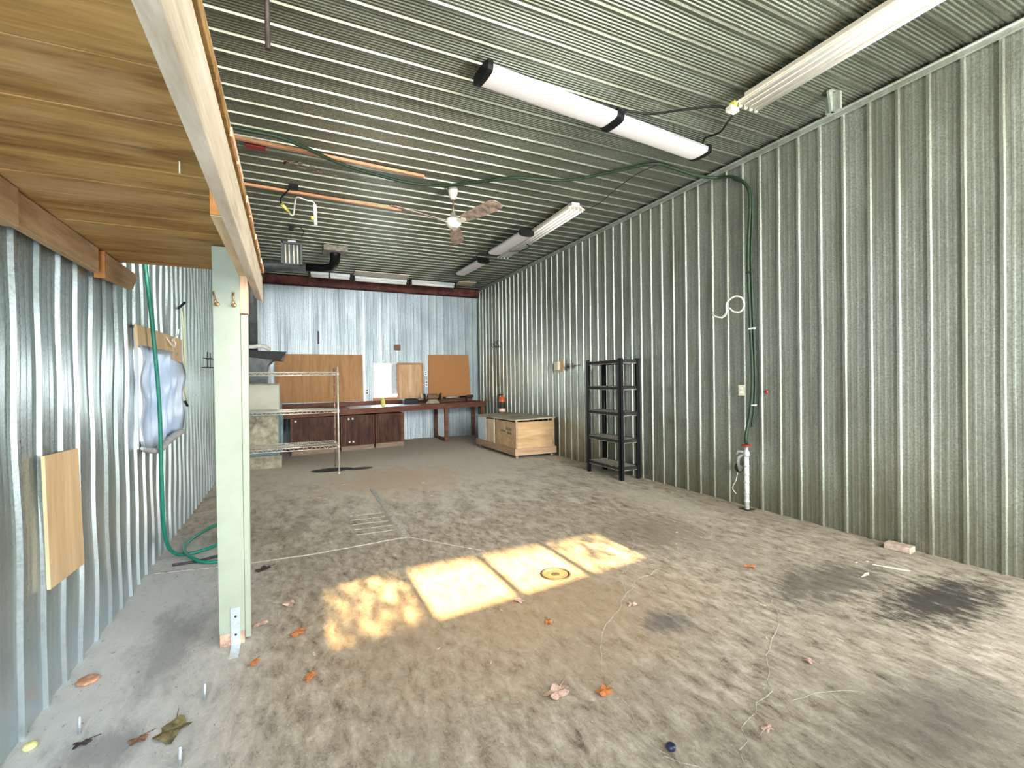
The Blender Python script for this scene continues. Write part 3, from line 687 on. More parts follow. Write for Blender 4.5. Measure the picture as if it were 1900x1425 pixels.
# red oxide beam
b = MB().box(XL+.02, XR-.03, YB-.16, YB-.15, 3.68, 3.885).box(XL+.02, XR-.03, YB-.16, YB-.03, 3.68, 3.69).box(XL+.02, XR-.03, YB-.16, YB-.03, 3.877, 3.887)
for k in range(6): b.box(XL+.5+k*.9, XL+.52+k*.9, YB-.165, YB-.16, 3.70, 3.88)
tag(b.build('steel_beam', 'rust_beam', None, (1.8, YB-.1, 3.8)), 'dark red rusty steel beam along the top of the back wall', 'beam')

# ------------------------------------------------------------------ things on the bench
def on(xx): return ztop(xx)
zz = on(1.95)+.006; O = (1.93, 10.95, zz)
t = thing('spray_bottle', 'small yellow spray bottle standing on the workbench', 'bottle', O)
MB().lathe([(.045, 0), (.048, .01), (.048, .10), (.038, .14), (.018, .165), (.016, .18)], O, 16).build('bottle_body', plain('yellow_liquid', (.72, .80, .22), .3, var=.05), t, O)
MB().box(O[0]-.035, O[0]+.02, O[1]-.01, O[1]+.01, zz+.182, zz+.215).box(O[0]-.03, O[0]-.024, O[1]-.005, O[1]+.005, zz+.15, zz+.19).build('trigger', 'white_plastic', t, O, .003)
MB().lathe([(.0485, .03), (.049, .031), (.049, .085), (.0485, .086)], O, 16).build('wrapper', 'yellow', t, O)
zz = on(2.62); O = (2.62, 11.25, zz)
tag(MB().box(2.46, 2.78, 11.15, 11.35, zz+.008, zz+.125).box(2.48, 2.76, 11.17, 11.33, zz+.125, zz+.14).build('black_case', 'black', None, O, .008), 'black rectangular case on the workbench left of the grinder', 'case')
zz = on(3.3); yy = 11.34
O = (3.5, yy, zz); DX = -.17
t = thing('pipe_clamp', 'long black and silver pipe lying across the workbench behind the grinder', 'pipe', O)
zp = zz+.105
MB().tube([(2.79, yy, zp-.01), (4.25, yy, zp+.04)], .020, 12).build('pipe', 'black', t, O)
MB().tube([(2.84, yy, zp-.008), (3.06, yy, zp)], .022, 12).build('silver_sleeve', 'steel', t, O)
MB().tube([(3.55, yy, zp+.02), (3.90, yy, zp+.03)], .022, 12).build('silver_sleeve', 'steel', t, O)
MB().tube([(4.08, yy, zp+.035), (4.24, yy, zp+.04), (4.28, yy, zp+.042)], [.028, .038, .030], 12).build('end_cap', 'iron', t, O)
for q in (2.83, 4.1): MB().box(q-.015, q+.015, yy-.03, yy+.03, zz+.0, zp-.0).build('rest', 'black', t, O)
zz = on(3.3); yy = 11.12; O = (3.3+DX, yy, zz)
t = thing('bench_grinder', 'old bench grinder with two wheels on the workbench', 'grinder', O)
MB().prism([(3.16+DX, zz+.0), (3.48+DX, zz+.0), (3.40+DX, zz+.10), (3.24+DX, zz+.10)], .14, lambda u, v, w_: (u, yy-.07+w_, v)).build('base', 'ply_grey', t, O, .006)
RX = Matrix.Rotation(PI/2, 3, 'Y')
MB().lathe([(.05, -.13), (.065, -.11), (.068, .11), (.05, .13)], (3.31+DX, yy, zz+.165), 18, RX).build('motor', 'brown_plate', t, O)
for s in (-1, 1):
    w_ = MB().lathe([(.02, -.022), (.075, -.02), (.075, .02), (.02, .022)], (3.31+DX+s*.20, yy, zz+.165), 20, RX).build('wheel', 'iron', t, O)
    MB().lathe([(.02, -.03), (.088, -.028), (.090, .0), (.02, .0)], (3.31+DX+s*.235, yy, zz+.165), 20, RX).build('guard', 'chrome_rust', t, O)
MB().box(3.20+DX, 3.42+DX, yy-.05, yy+.05, zz+.225, zz+.245).build('nameplate', 'brown_plate', t, O, .003)

# ------------------------------------------------------------------ crate
O = (4.2, 8.65, 0)
t = thing('wooden_crate', 'plywood crate on casters against the right wall, weathered lid on top', 'crate', O)
cx0, cx1, cy0, cy1 = 3.74, 4.56, 7.70, 9.62
f = lambda a, b_, c, d, e, g: MB().box(a, b_, c, d, e, g)
MB().hexa([(cx0-.03, cy0-.03, .70), (cx1+.0, cy0-.03, .725), (cx1+.0, cy1+.02, .705), (cx0-.03, cy1+.02, .68), (cx0-.03, cy0-.03, .725), (cx1+.0, cy0-.03, .75), (cx1, cy1+.02, .73), (cx0-.03, cy1+.02, .705)]).build('lid', 'ply_grey', t, O, .003)
f(cx0+.04, cx1-.03, cy0+.01, cy0+.025, .08, .675).build('end_panel', 'crate_ply', t, O, .002)
p = f(cx0+.0, cx0+.016, cy0+.06, cy0+.92, .08, .67).build('side_panel', 'crate_ply', t, O, .002)
random.seed(5)
for (yc, zc, n, s, ln) in ((8.02, .52, 5, .055, .25), (8.00, .45, 5, .05, .20), (8.28, .47, 6, .028, .22)):
    b = MB()
    for k in range(n):
        yk = yc-ln/2+ln*k/n; b.hexa([(cx0-.0015, yk, zc-s/2+.02*k/n), (cx0-.0015, yk+ln/n*.62, zc-s/2+.02*k/n), (cx0+.001, yk+ln/n*.62, zc-s/2), (cx0+.001, yk, zc-s/2), (cx0-.0015, yk, zc+s/2+.02*k/n-.01*(k % 2)), (cx0-.0015, yk+ln/n*.5, zc+s/2), (cx0+.001, yk+ln/n*.5, zc+s/2), (cx0+.001, yk, zc+s/2)])
    b.build('stencil_mark', 'iron', p, O, 0)

f(cx0+.0, cx0+.016, cy0+1.08, cy0+1.45, .08, .66).build('side_panel', 'ply', t, O, .002)
f(cx0-.004, cx0+.012, cy0+1.45, cy1-.02, .10, .68).build('poster_panel', 'paper', t, O, .001)
f(cx0+.35, cx1-.02, cy0+.05, cy1-.03, .08, .12).box(cx0+.35, cx0+.37, cy0+.05, cy1-.03, .12, .66).build('inner_divider', 'iron', t, O)
b = f(cx0-.005, cx0+.035, cy0, cy0+.04, .0+.07, .70)
b.build('corner_post', 'lumber', t, O, .003)
f(cx1-.05, cx1-.0, cy0, cy0+.05, .07, .72).build('corner_post', 'lumber', t, O, .003)
f(cx0+.0, cx0+.03, cy0+1.02, cy0+1.07, .08, .68).build('divider_post', 'splinter', t, O, .003)
f(cx0+.0, cx0+.04, cy1-.04, cy1, .07, .69).build('corner_post', 'lumber', t, O, .003)
f(cx0-.035, cx1+.02, cy0-.03, cy0-.0, .06, .185).build('skirt_board', 'lumber', t, O, .003)
f(cx0-.035, cx0-.008, cy0, cy1+.04, .06, .185).build('skirt_board', wood('skirt_lumber', (.32, .20, .13), (.48, .33, .22), 'y'), t, O, .003)
f(cx0+.02, cx1-.0, cy1-.025, cy1-.0, .08, .70).build('back_panel', 'crate_ply', t, O, .002)
for cx, cy in ((cx0+.03, cy0+.03), (cx1-.05, cy0+.04), (cx0+.03, cy1-.06), (cx1-.05, cy1-.06)):
    MB().lathe([(.012, -.012), (.028, -.012), (.028, .012), (.012, .012)], (cx, cy, .028), 14, Matrix.Rotation(PI/2, 3, 'X')).box(cx-.02, cx+.02, cy-.02, cy+.02, .05, .062).build('caster', 'dust', t, O)
# extinguisher
O = (XR-.10, 10.05, .68)
t = thing('fire_extinguisher', 'red fire extinguisher hung on the right wall behind the crate', 'fire extinguisher', O)
ex, ey = XR-.10, 10.05
MB().lathe([(.05, 0), (.075, .02), (.078, .06), (.078, .34), (.06, .40), (.03, .43), (.022, .46)], (ex, ey, .64), 20).build('cylinder', 'red', t, O)
MB().box(ex-.05, ex+.03, ey-.015, ey+.015, 1.10, 1.125).box(ex-.06, ex+.02, ey-.012, ey+.012, 1.135, 1.15).build('handle', 'black', t, O, .003)
MB().tube(smooth_path([(ex-.02, ey+.02, 1.11), (ex-.06, ey+.09, 1.10), (ex-.07, ey+.11, .98), (ex-.07, ey+.09, .78)], 6), .011, 8).build('hose', 'black', t, O)
MB().lathe([(.0785, .16), (.0795, .165), (.0795, .30), (.0785, .305)], (ex, ey, .64), 20).build('black_label_band', 'iron', t, O)
MB().lathe([(.0785, .08), (.0795, .085), (.0795, .14), (.0785, .145)], (ex, ey, .64), 20).build('white_label_band', 'white_plastic', t, O)
MB().box(ex+.05, XR-.02, ey-.02, ey+.02, .95, 1.0).build('wall_bracket', 'iron', t, O)

# ------------------------------------------------------------------ black plastic shelving
def black_shelving():
    x0, x1, y0, y1 = 4.225, 4.575, 5.30, 6.14; O = ((x0+x1)/2, (y0+y1)/2, 0)
    t = thing('plastic_shelving', 'dusty black plastic shelving unit with five shelves against the right wall', 'shelving', O)
    H = 1.745; zs = [.19, .58, .97, 1.345, 1.725]
    for (px, py, sx, sy) in ((x0, y0, 1, 1), (x1, y0, -1, 1), (x0, y1, 1, -1), (x1, y1, -1, -1)):
        b = MB(); w_ = .055; th = .008
        xa_, xb_ = sorted((px, px+sx*w_)); ya_, yb_ = sorted((py, py+sy*w_))
        xc, xd = sorted((px, px+sx*th)); yc, yd = sorted((py, py+sy*th))
        b.box(xa_, xb_, yc, yd, .0, H).box(xc, xd, ya_, yb_, .0, H)
        b.tube([(px+sx*.03, py+sy*.03, 0), (px+sx*.03, py+sy*.03, H)], .020, 8)
        b.build('leg', 'black', t, O)
    for k, z in enumerate(zs):
        b = MB(); e = .012; hh = .055
        b.box(x0+e, x1-e, y0+e, y1-e, z-.012, z-.006)
        for q in ((x0+e, x1-e, y0+e, y0+e+.012), (x0+e, x1-e, y1-e-.012, y1-e), (x0+e, x0+e+.012, y0+e, y1-e), (x1-e-.012, x1-e, y0+e, y1-e)):
            b.box(*q, z-hh, z)
        for zz_ in (z-.003, z-hh+.003):
            for q in ((x0+e-.006, x1-e+.006, y0+e-.006, y0+e+.002), (x0+e-.006, x0+e+.002, y0+e-.006, y1-e+.006)): b.box(*q, zz_-.004, zz_+.004)
        s = b.build('shelf', 'dusty_black', t, O)
        if k < 4: MB().box(x0+.03, x1-.03, y0+.03, y1-.03, z-.006, z-.003).build('dust_layer', 'dust', s, O)
        b = MB()
        for i in range(1, 9): yy_ = y0+(y1-y0)*i/9; b.box(x0+.03, x1-.03, yy_-.004, yy_+.004, z-.03, z-.012)
        b.build('rib', 'dusty_black', s, O)
        b = MB().box(x0+e-.0075, x0+e-.006, y0+.07, y1-.06, z-.006, z+.001).box(x0+e-.0075, x0+e-.006, y0+.07, y1-.06, z-hh-.001, z-hh+.006).box(x0+.06, x1-.06, y0+e-.0075, y0+e-.006, z-hh-.001, z-hh+.006)
        b.build('dusty_lip', 'dust', s, O)
black_shelving()

# ------------------------------------------------------------------ right wall fittings
wx = XR-.012
tw = thing('light_switch', 'white switch box on a wooden block on the right wall, above the crate', 'switch', (wx, 7.55, 1.71))
O = (wx, 7.55, 1.71)
MB().box(wx-.025, wx, 7.40, 7.55, 1.60, 1.82).build('wooden_block', 'ply', tw, O, .003)
MB().box(wx-.075, wx-.025, 7.52, 7.66, 1.63, 1.79).build('switch_box', 'cream_plate', tw, O, .005)
t = thing('wall_outlet', 'small grey outlet with a black plug beside the light switch', 'outlet', (wx, 7.24, 1.69)); O = (wx, 7.24, 1.69)
MB().box(wx-.02, wx, 7.19, 7.29, 1.64, 1.75).build('cover_plate', 'dust', t, O, .003)
MB().box(wx-.05, wx-.02, 7.22, 7.27, 1.66, 1.71).tube([(wx-.03, 7.22, 1.69), (wx-.01, 7.0, 1.70), (wx-.01, 6.85, 1.71)], .004, 6).build('plug', 'black', t, O)
t = outlet('wall_outlet', (wx-.01, 3.63, 1.30), (-1, 0, 0), .075, .12, 'cream double outlet on the right wall left of the green hose')
t = thing('blanking_plug', 'small dark red plug on the right wall right of the green hose', 'plug', (wx, 3.33, 1.287)); O = (wx, 3.33, 1.287)
MB().lathe([(.012, 0), (.022, .006), (.020, .018), (.01, .022)], (wx, 3.33, 1.287), 12, Matrix.Rotation(-PI/2, 3, 'Y')).build('cap', 'dark_red', t, O)
hose('hanging_cable', [(wx-.01, 4.02, 2.22), (wx-.06, 3.94, 2.17), (wx-.05, 3.84, 2.15), (wx-.06, 3.78, 2.20), (wx-.07, 3.77, 2.30), (wx-.06, 3.68, 2.36), (wx-.06, 3.58, 2.33), (wx-.06, 3.55, 2.24), (wx-.06, 3.60, 2.18), (wx-.07, 3.68, 2.19), (wx-.06, 3.75, 2.24), (wx-.05, 3.80, 2.19), (wx-.05, 3.86, 2.14)], .009, 'cord_white',
     'looped white cable sticking out of the right wall left of the green hose', 'cable')
b = MB()
for dy, a in ((0, .5), (.12, -.4), (-.14, .9), (.22, .1)):
    b.tube(smooth_path([(wx-.0, 10.4+dy, 2.26), (wx-.08, 10.42+dy+a*.1, 2.30), (wx-.10, 10.36+dy, 2.38+a*.05), (wx-.06, 10.30+dy-a*.15, 2.28)], 5), .007, 6)
tag(b.build('wire_tangle', 'iron', None, (wx, 10.4, 2.3)), 'tangle of dark wire ends on the right wall near the back corner', 'wire')
# stand pipe with valve
sx, sy = 4.50, 3.50; O = (sx, sy, 0)
t = thing('standpipe', 'grey taped standpipe with a red valve rising from the floor at the right wall', 'pipe', O)
b = MB().tube([(sx, sy, 0), (sx, sy, .60)], .026, 14)
b.build('pipe', 'pvc', t, O)
b = MB()
for z in (.09, .18, .30, .38, .48): b.lathe([(.027, -.012), (.031, -.008), (.031, .008), (.027, .012)], (sx, sy, z), 14)
b.build('tape_band', 'steel', t, O)
MB().lathe([(.03, 0), (.034, .01), (.034, .05), (.02, .07), (.02, .11)], (sx, sy, .58), 14).tube([(sx, sy, .62), (sx-.01, sy+.09, .63), (sx-.01, sy+.11, .59)], .016, 10).build('tap_body', 'steel', t, O)
v = MB().tube([(sx+.045*math.cos(a), sy+.045*math.sin(a), .70) for a in [k*PI/7 for k in range(14)]], .009, 8, closed=True)
for a in (0, PI/2): v.tube([(sx-.045*math.cos(a), sy-.045*math.sin(a), .70), (sx+.045*math.cos(a), sy+.045*math.sin(a), .70)], .006, 6)
v.build('valve_wheel', 'dark_red', t, O)
MB().tube(smooth_path([(sx, sy+.02, .60), (sx-.02, sy+.08, .56), (sx+.01, sy+.11, .48), (sx+.05, sy+.12, .40)], 6), .016, 10).build('side_pipe', 'steel', t, O)
MB().lathe([(.02, 0), (.05, .005), (.055, .02), (.04, .04), (.012, .045)], (wx-.005, sy+.17, .42), 16, Matrix.Rotation(-PI/2, 3, 'Y')).build('rusty_flange', 'iron', t, O)
MB().box(sx-.06, sx+.06, sy-.06, sy+.06, .0, .006).build('floor_collar', 'iron', t, O)
hose('white_string', [(wx-.02, 3.68, .40), (wx-.03, 3.70, .28), (wx-.04, 3.74, .18), (wx-.03, 3.70, .12)], .004, 'cord_white', 'short white string hanging on the right wall beside the standpipe', 'string')
# dark green hose on ceiling and right wall
HP = [(-.95, 5.0, 3.86), (-.499, 5.069, 3.85), (-.096, 5.105, 3.86), (.146, 5.21, 3.86), (.536, 5.45, 3.86), (.959, 5.56, 3.85), (1.36, 5.62, 3.85), (1.75, 5.55, 3.86), (2.165, 5.223, 3.86), (2.471, 4.99, 3.86), (3.03, 4.80, 3.85), (3.401, 4.427, 3.86), (3.705, 4.05, 3.86), (3.95, 4.0, 3.84), (4.30, 3.97, 3.80), (XR-.06, 3.92, 3.80),
      (XR-.045, 3.72, 3.735), (XR-.04, 3.56, 3.60), (XR-.04, 3.49, 3.40), (XR-.04, 3.52, 2.758), (XR-.04, 3.50, 2.041), (XR-.04, 3.48, 1.445), (XR-.05, 3.50, 1.088), (XR-.09, 3.53, .80), (4.50, 3.50, .72)]
p = smooth_path(HP, 6); t = thing('water_hose', 'dark green hose running over the ceiling and down the right wall to the standpipe', 'hose', (2, 4.9, 3.8)); O = (2, 4.9, 3.8)
MB().tube(p, .019, 8).build('hose_line', 'hose_dark', t, O)
p2 = smooth_path([(XR-.035, 3.70, 3.70), (XR-.035, 3.545, 3.58), (XR-.035, 3.465, 3.38), (XR-.035, 3.485, 2.758), (XR-.035, 3.465, 2.041), (XR-.035, 3.45, 1.445), (XR-.035, 3.465, 1.10), (XR-.035, 3.50, .90)], 6)
MB().tube(p2, .013, 8).build('second_line', 'hose_dark', t, O)
for z, yc in ((1.98, 3.48), (1.14, 3.475), (2.6, 3.50)): MB().box(XR-.06, XR-.03, yc-.035, yc+.035, z-.008, z+.008).build('cable_clip', 'white_plastic' if z < 2.5 else 'iron', t, O)
b = MB().box(4.21, 4.33, 2.42, 2.46, ZC-.014, ZC-.008)
b.hexa([(4.25, 2.44, ZC-.18), (4.30, 2.44, ZC-.18), (4.30, 2.46, ZC-.18), (4.25, 2.46, ZC-.18), (4.21, 2.44, ZC-.01), (4.33, 2.44, ZC-.01), (4.33, 2.46, ZC-.01), (4.21, 2.46, ZC-.01)]).box(4.26, 4.29, 2.38, 2.50, ZC-.18, ZC-.03)
tag(b.build('ceiling_bracket', 'galv_trim', None, (4.28, 2.44, ZC-.05)), 'small grey metal bracket on the ceiling near the right wall', 'bracket')

# ------------------------------------------------------------------ ceiling lights
ZL = ZC-.10
def wrap_light(L, label, loc, ang, group, w_=.17, endcaps=(1, 1)):
    t = thing('wrap_light', label, 'ceiling light', loc, group, (0, 0, ang))
    n = 10; prof = [(-w_/2, .0)] + [(-w_/2*math.cos(PI*k/n), -.038*math.sin(PI*k/n)**.4) for k in range(1, n)] + [(w_/2, 0)]
    MB().prism(prof, L, lambda u, v, q: (q-L/2, u, v)).build('diffuser', 'diffuser', t)
    MB().prism([(-w_/2-.004, 0), (w_/2+.004, 0), (w_/2+.004, .02), (w_*.3, .05), (-w_*.3, .05), (-w_/2-.004, .02)], L, lambda u, v, q: (q-L/2, u, v)).build('housing', 'steel', t)
    for s in (-1, 1):
        b = MB(); prof2 = [(-w_/2-.01, .04)] + [(-(w_/2+.012)*math.cos(PI*k/n), -.048*math.sin(PI*k/n)**.4) for k in range(0, n+1)] + [(w_/2+.01, .04), (w_*.3, .055), (-w_*.3, .055)]
        b.prism(prof2, .045, lambda u, v, q: (s*(L/2)+(q-.0225), u, v)); b.build('end_cap', 'black', t)
    for s in (-.42, .42):
        MB().tube([(L*s, 0, .04), (L*s+.01, .0, .095)], .004, 6).build('hanger', 'chrome', t)
    return t
G = 'white LED wrap lights hung from the ceiling'
a1 = wrap_light(1.30, 'white wrap light with black ends, left one of the end to end pair overhead', (2.03, 3.40, ZL), .085, G, .23)
wrap_light(1.22, 'white wrap light with black ends, right one of the pair near the right wall', (3.33, 3.53, ZL), .085, G, .23)
wrap_light(1.25, 'white wrap light with black cap overlapping the cream four tube fixture', (3.37, 7.12, ZL-.06), PI/2+.02, G, .22)
wrap_light(1.22, 'small white wrap light farthest back beside the right wall', (3.45, 9.15, ZL), PI/2+.05, G, .22)
def strip_light(name, label, loc, ang, L, w_, tubes, group=None, droop=0):
    t = thing(name, label, 'ceiling light', loc, group, (0, droop, ang))
    MB().prism([(-w_/2, -.01), (-w_*.22, .02), (w_*.22, .02), (w_/2, -.01), (w_/2, 0), (w_*.22, .035), (-w_*.22, .035), (-w_/2, 0)], L, lambda u, v, q: (q-L/2, u, v)).build('reflector', 'fixture', t)
    MB().box(-L/2+.02, L/2-.02, -.06, .06, .03, .085).build('housing', 'fixture', t, (0, 0, 0), .003)
    for k in range(tubes):
        yk = (k-(tubes-1)/2)*w_/(tubes+.3)
        MB().tube([(-L/2+.02, yk, -.022), (L/2-.02, yk, -.022)], .015, 10).build('tube', 'tube_white', t)
        for s in (-1, 1): MB().box(s*(L/2-.012)-.010, s*(L/2-.012)+.010, yk-.012, yk+.012, -.042, .0).build('lamp_holder', 'fixture', t, (0, 0, 0), .002)
    return t
strip_light('fluorescent_fixture', 'long cream fluorescent fixture at the upper right, nearest the right wall', (3.60, 1.55, ZC-.11), PI/2-.01, 2.44, .28, 4)
strip_light('fluorescent_fixture', 'cream four tube fluorescent fixture in front of the fan, along the right side', (3.63, 6.72, ZC-.11), PI/2-.03, 2.65, .27, 4)
O = (3.60, 2.80, ZC-.12)
t = thing('power_adapter', 'yellow and white plug at the end of the upper right fluorescent fixture', 'plug', O)
MB().box(3.44, 3.54, 2.79, 2.85, ZC-.17, ZC-.13).build('white_plug', 'fixture', t, O, .004)
MB().box(3.47, 3.51, 2.78, 2.84, ZC-.13, ZC-.09).build('yellow_tap', 'yellow', t, O, .004)
# row at the back
GB = 'tube lights in a row in front of the back beam'
def single(x0, x1, y, label):
    L = x1-x0; t = thing('tube_light', label, 'ceiling light', ((x0+x1)/2, y, ZC-.10), GB)
    MB().box(-L/2, L/2, -.045, .045, .0, .06).build('housing', 'steel', t, (0, 0, 0), .004)
    MB().tube([(-L/2+.03, 0, -.022), (L/2-.03, 0, -.022)], .035, 12).build('tube', 'tube_white', t)
    for s in (-1, 1): MB().box(s*L/2-.02, s*L/2+.02, -.055, .055, -.07, .065).build('end_cap', 'black', t, (0, 0, 0), .004)
single(.42, 1.27, 11.02, 'leftmost white tube light of the row before the back beam')
single(1.35, 2.56, 11.10, 'middle white tube light of the row before the back beam')
single(2.62, 3.72, 11.02, 'rightmost white tube light of the row before the back beam')
tag(MB().box(1.32, 2.50, 10.55, 10.98, ZC-.05, ZC-.035).build('ceiling_panel', 'fixture', None, (1.9, 10.8, ZC-.04)), 'cream flat panel on the ceiling behind the middle tube light', 'panel')
tag(MB().hexa([(3.74, 10.72, ZC-.055), (4.16, 10.68, ZC-.055), (4.18, 11.08, ZC-.055), (3.76, 11.10, ZC-.055), (3.74, 10.72, ZC-.035), (4.16, 10.68, ZC-.035), (4.18, 11.08, ZC-.035), (3.76, 11.10, ZC-.035)]).build('ceiling_panel', 'sheet_wood', None, (3.9, 10.9, ZC-.045)), 'tan wooden panel on the ceiling at the end of the tube lights by the corner', 'panel')
# cords
zc = ZC-.04
hose('extension_cord', [(2.70, 3.47, ZL+.05), (2.80, 3.36, zc), (3.0, 3.28, zc-.02), (3.2, 3.10, zc-.03), (3.40, 2.92, zc-.05), (3.50, 2.82, ZC-.15)], .010, 'black', 'upper black cord from the joined wrap lights to the yellow plug', 'cord')
hose('extension_cord', [(3.93, 3.55, ZL+.03), (3.83, 3.42, zc), (3.84, 3.25, zc-.02), (3.75, 3.08, zc-.02), (3.52, 2.82, ZC-.16)], .010, 'black', 'lower black cord from the far end of the wrap lights to the yellow plug', 'cord')
hose('extension_cord', [(3.78, 5.42, ZC-.10), (3.86, 5.2, ZC-.05), (3.78, 4.8, ZC-.05), (3.73, 4.35, ZC-.05), (3.78, 4.06, ZC-.05)], .005, 'iron', 'thin dark cord from the green hose to the cream four tube fixture', 'cord')
hose('extension_cord', [(3.30, 8.45, ZC-.08), (3.25, 8.2, ZC-.06), (3.42, 7.95, ZC-.12), (3.30, 7.85, ZC-.05), (3.36, 7.75, ZC-.10)], .009, 'black', 'black cord looping between the two farther wrap lights', 'cord')
hose('extension_cord', [(3.55, 7.50, ZC-.165), (3.70, 7.30, ZC-.19), (3.72, 7.05, ZC-.19), (3.62, 6.95, ZC-.18)], .008, 'black', 'black cord hanging in a loop under the cream four tube fixture', 'cord')

# ------------------------------------------------------------------ ceiling fan
fxx, fyy = 1.905, 5.666; O = (fxx, fyy, 3.44)
t = thing('ceiling_fan', 'white three bladed ceiling fan with grimy brown blades', 'ceiling fan', O)
MB().lathe([(.062, 3.895), (.066, 3.86), (.050, 3.80), (.034, 3.76), (.022, 3.75)], (fxx, fyy, 0), 20).build('canopy', 'fan_white', t, O)
MB().tube([(fxx, fyy, 3.78), (fxx, fyy, 3.52)], .012, 10).build('rod', 'chrome_rust', t, O)
MB().lathe([(.02, 3.60), (.036, 3.55), (.05, 3.52), (.05, 3.505)], (fxx, fyy, 0), 16).build('rod_cover', 'dust', t, O)
MB().lathe([(.05, 3.515), (.095, 3.50), (.100, 3.48), (.100, 3.44), (.085, 3.42), (.06, 3.40), (.045, 3.39)], (fxx, fyy, 0), 24).build('motor', 'fan_white', t, O)
for bi, ang in enumerate((-1.27, 3.47, 1.17)):
    R = Rz(ang) @ Matrix.Rotation(-.30, 3, 'X')
    b = MB(); n = 10; top = []; 
    def bl(u, v, w_): return Vector(O)+Vector((0, 0, .01)) + R @ Vector((u, v, w_))
    poly = [(.20, -.055), (.30, -.075), (.55, -.088), (.80, -.092), (.87, -.065), (.89, 0), (.87, .065), (.80, .092), (.55, .088), (.30, .075), (.20, .055)]
    b.prism(poly, .008, lambda u, v, w_: bl(u, v, w_)); b.build('blade', 'fan_blade', t, O)
    MB().prism([(.07, -.022), (.22, -.035), (.25, 0), (.22, .035), (.07, .022)], .006, lambda u, v, w_: bl(u, v, w_-.007)).build('blade_arm', 'fan_white', t, O)

# ------------------------------------------------------------------ ceiling odds and ends
def batten(label, p0, p1, z):
    d = Vector(p1)-Vector(p0); L = d.length; a = math.atan2(d.y, d.x)
    return tag(MB().obox(((p0[0]+p1[0])/2, (p0[1]+p1[1])/2, z), (L, .045, .03), Rz(a)).build('orange_batten', 'copper', None, ((p0[0]+p1[0])/2, (p0[1]+p1[1])/2, z), .004), label, 'batten', 'orange wooden battens on the ceiling')
batten('orange wooden batten on the ceiling, the one nearer the camera', (-.95, 5.31, 0), (1.478, 5.46, 0), ZC-.025)
batten('orange wooden batten on the ceiling, the one farther away by the white strip', (-.95, 6.51, 0), (1.467, 6.655, 0), ZC-.025)
tag(MB().box(-.38, -.19, 5.44, 5.53, ZC-.035, ZC-.01).build('red_block', 'dark_red', None, (-.28, 5.48, ZC-.02), .006), 'small dark red block on the ceiling beside the nearer orange batten', 'block')
b = MB(); random.seed(9)
for k in range(9):
    px_, py_ = .05+random.uniform(-.08, .55), 5.75+random.uniform(-.1, .16); b.obox((px_, py_, ZC-.012), (random.uniform(.03, .12), random.uniform(.02, .05), .006), Rz(random.uniform(0, 3)))
o = tag(b.build('rust_flakes', 'chrome_rust', None, (.3, 5.8, ZC-.012)), 'patch of peeling rust flakes on the ceiling behind the nearer batten', 'rust flakes'); o['kind'] = 'stuff'
tag(MB().tube([(-.077, 2.60, ZC-.0), (-.074, 2.60, 3.095)], .013, 10).build('hanging_rod', 'iron', None, (-.077, 2.6, 3.5)), 'dark iron rod hanging from the ceiling beside the loft', 'rod')
# white power strip with yellow connectors
O = (.1, 6.9, 3.8)
t = thing('power_strip', 'white power strip hanging from the ceiling on a white cord', 'power strip', O)
MB().tube(smooth_path([(-.03, 6.84, 3.79), (.04, 6.95, 3.72), (.08, 6.98, 3.74), (.10, 6.82, 3.86), (.13, 6.72, 3.885), (.24, 6.73, 3.86), (.31, 6.74, 3.86), (.345, 6.76, 3.82)], 5), .009, 8).build('cord', 'cord_white', t, O)
MB().hexa([(.325, 6.74, 3.56), (.365, 6.74, 3.56), (.365, 6.79, 3.56), (.325, 6.79, 3.56), (.315, 6.74, 3.83), (.355, 6.74, 3.83), (.355, 6.79, 3.83), (.315, 6.79, 3.83)]).build('socket_strip', 'white_plastic', t, O, .004)
MB().box(.285, .33, 6.73, 6.79, 3.62, 3.665).build('yellow_plug', 'yellow', t, O, .006)
MB().tube([(-.06, 6.83, 3.80), (.03, 6.93, 3.735)], [.022, .014], 10).build('yellow_connector', 'yellow', t, O)
MB().tube(smooth_path([(.04, 6.45, 3.89), (-.02, 6.6, 3.86), (-.07, 6.75, 3.85), (-.07, 6.82, 3.81)], 4), .010, 8).box(.02, .13, 6.36, 6.46, ZC-.035, ZC-.008).build('black_lead', 'black', t, O)
# tube heater on wires
O = (.06, 8.0, 3.45)
t = thing('tube_heater', 'grey hanging heater with four pale tubes', 'heater', O)
hz0, hz1 = 3.29, 3.62
MB().box(-.085, .20, 8.0, 8.03, hz0, hz1).box(-.095, -.06, 7.96, 8.04, hz0, hz1+.01).box(.17, .205, 7.96, 8.04, hz0, hz1-.01).box(-.09, .20, 7.96, 8.04, hz1-.02, hz1+.01).build('casing', 'duct', t, O, .003)
for k in range(4): MB().tube([(-.03+.053*k+(.01 if k > 1 else 0), 7.975, hz0+.01), (-.035+.053*k+(.01 if k > 1 else 0), 7.975, hz1-.03)], .011, 10).build('heating_tube', 'fixture', t, O)
MB().box(.0, .12, 7.98, 8.03, hz1, hz1+.04).build('top_clip', 'steel', t, O, .004)
MB().tube([(.045, 8.0, hz1+.03), (.055, 8.0, ZC)], .004, 6).box(.02, .09, 7.97, 8.03, ZC-.09, ZC-.02).tube(smooth_path([(.06, 8, ZC-.05), (.18, 8, ZC-.03), (.23, 8.0, ZC-.10), (.20, 8.0, ZC-.17)], 4), .006, 6).build('hanging_wire', 'black', t, O)
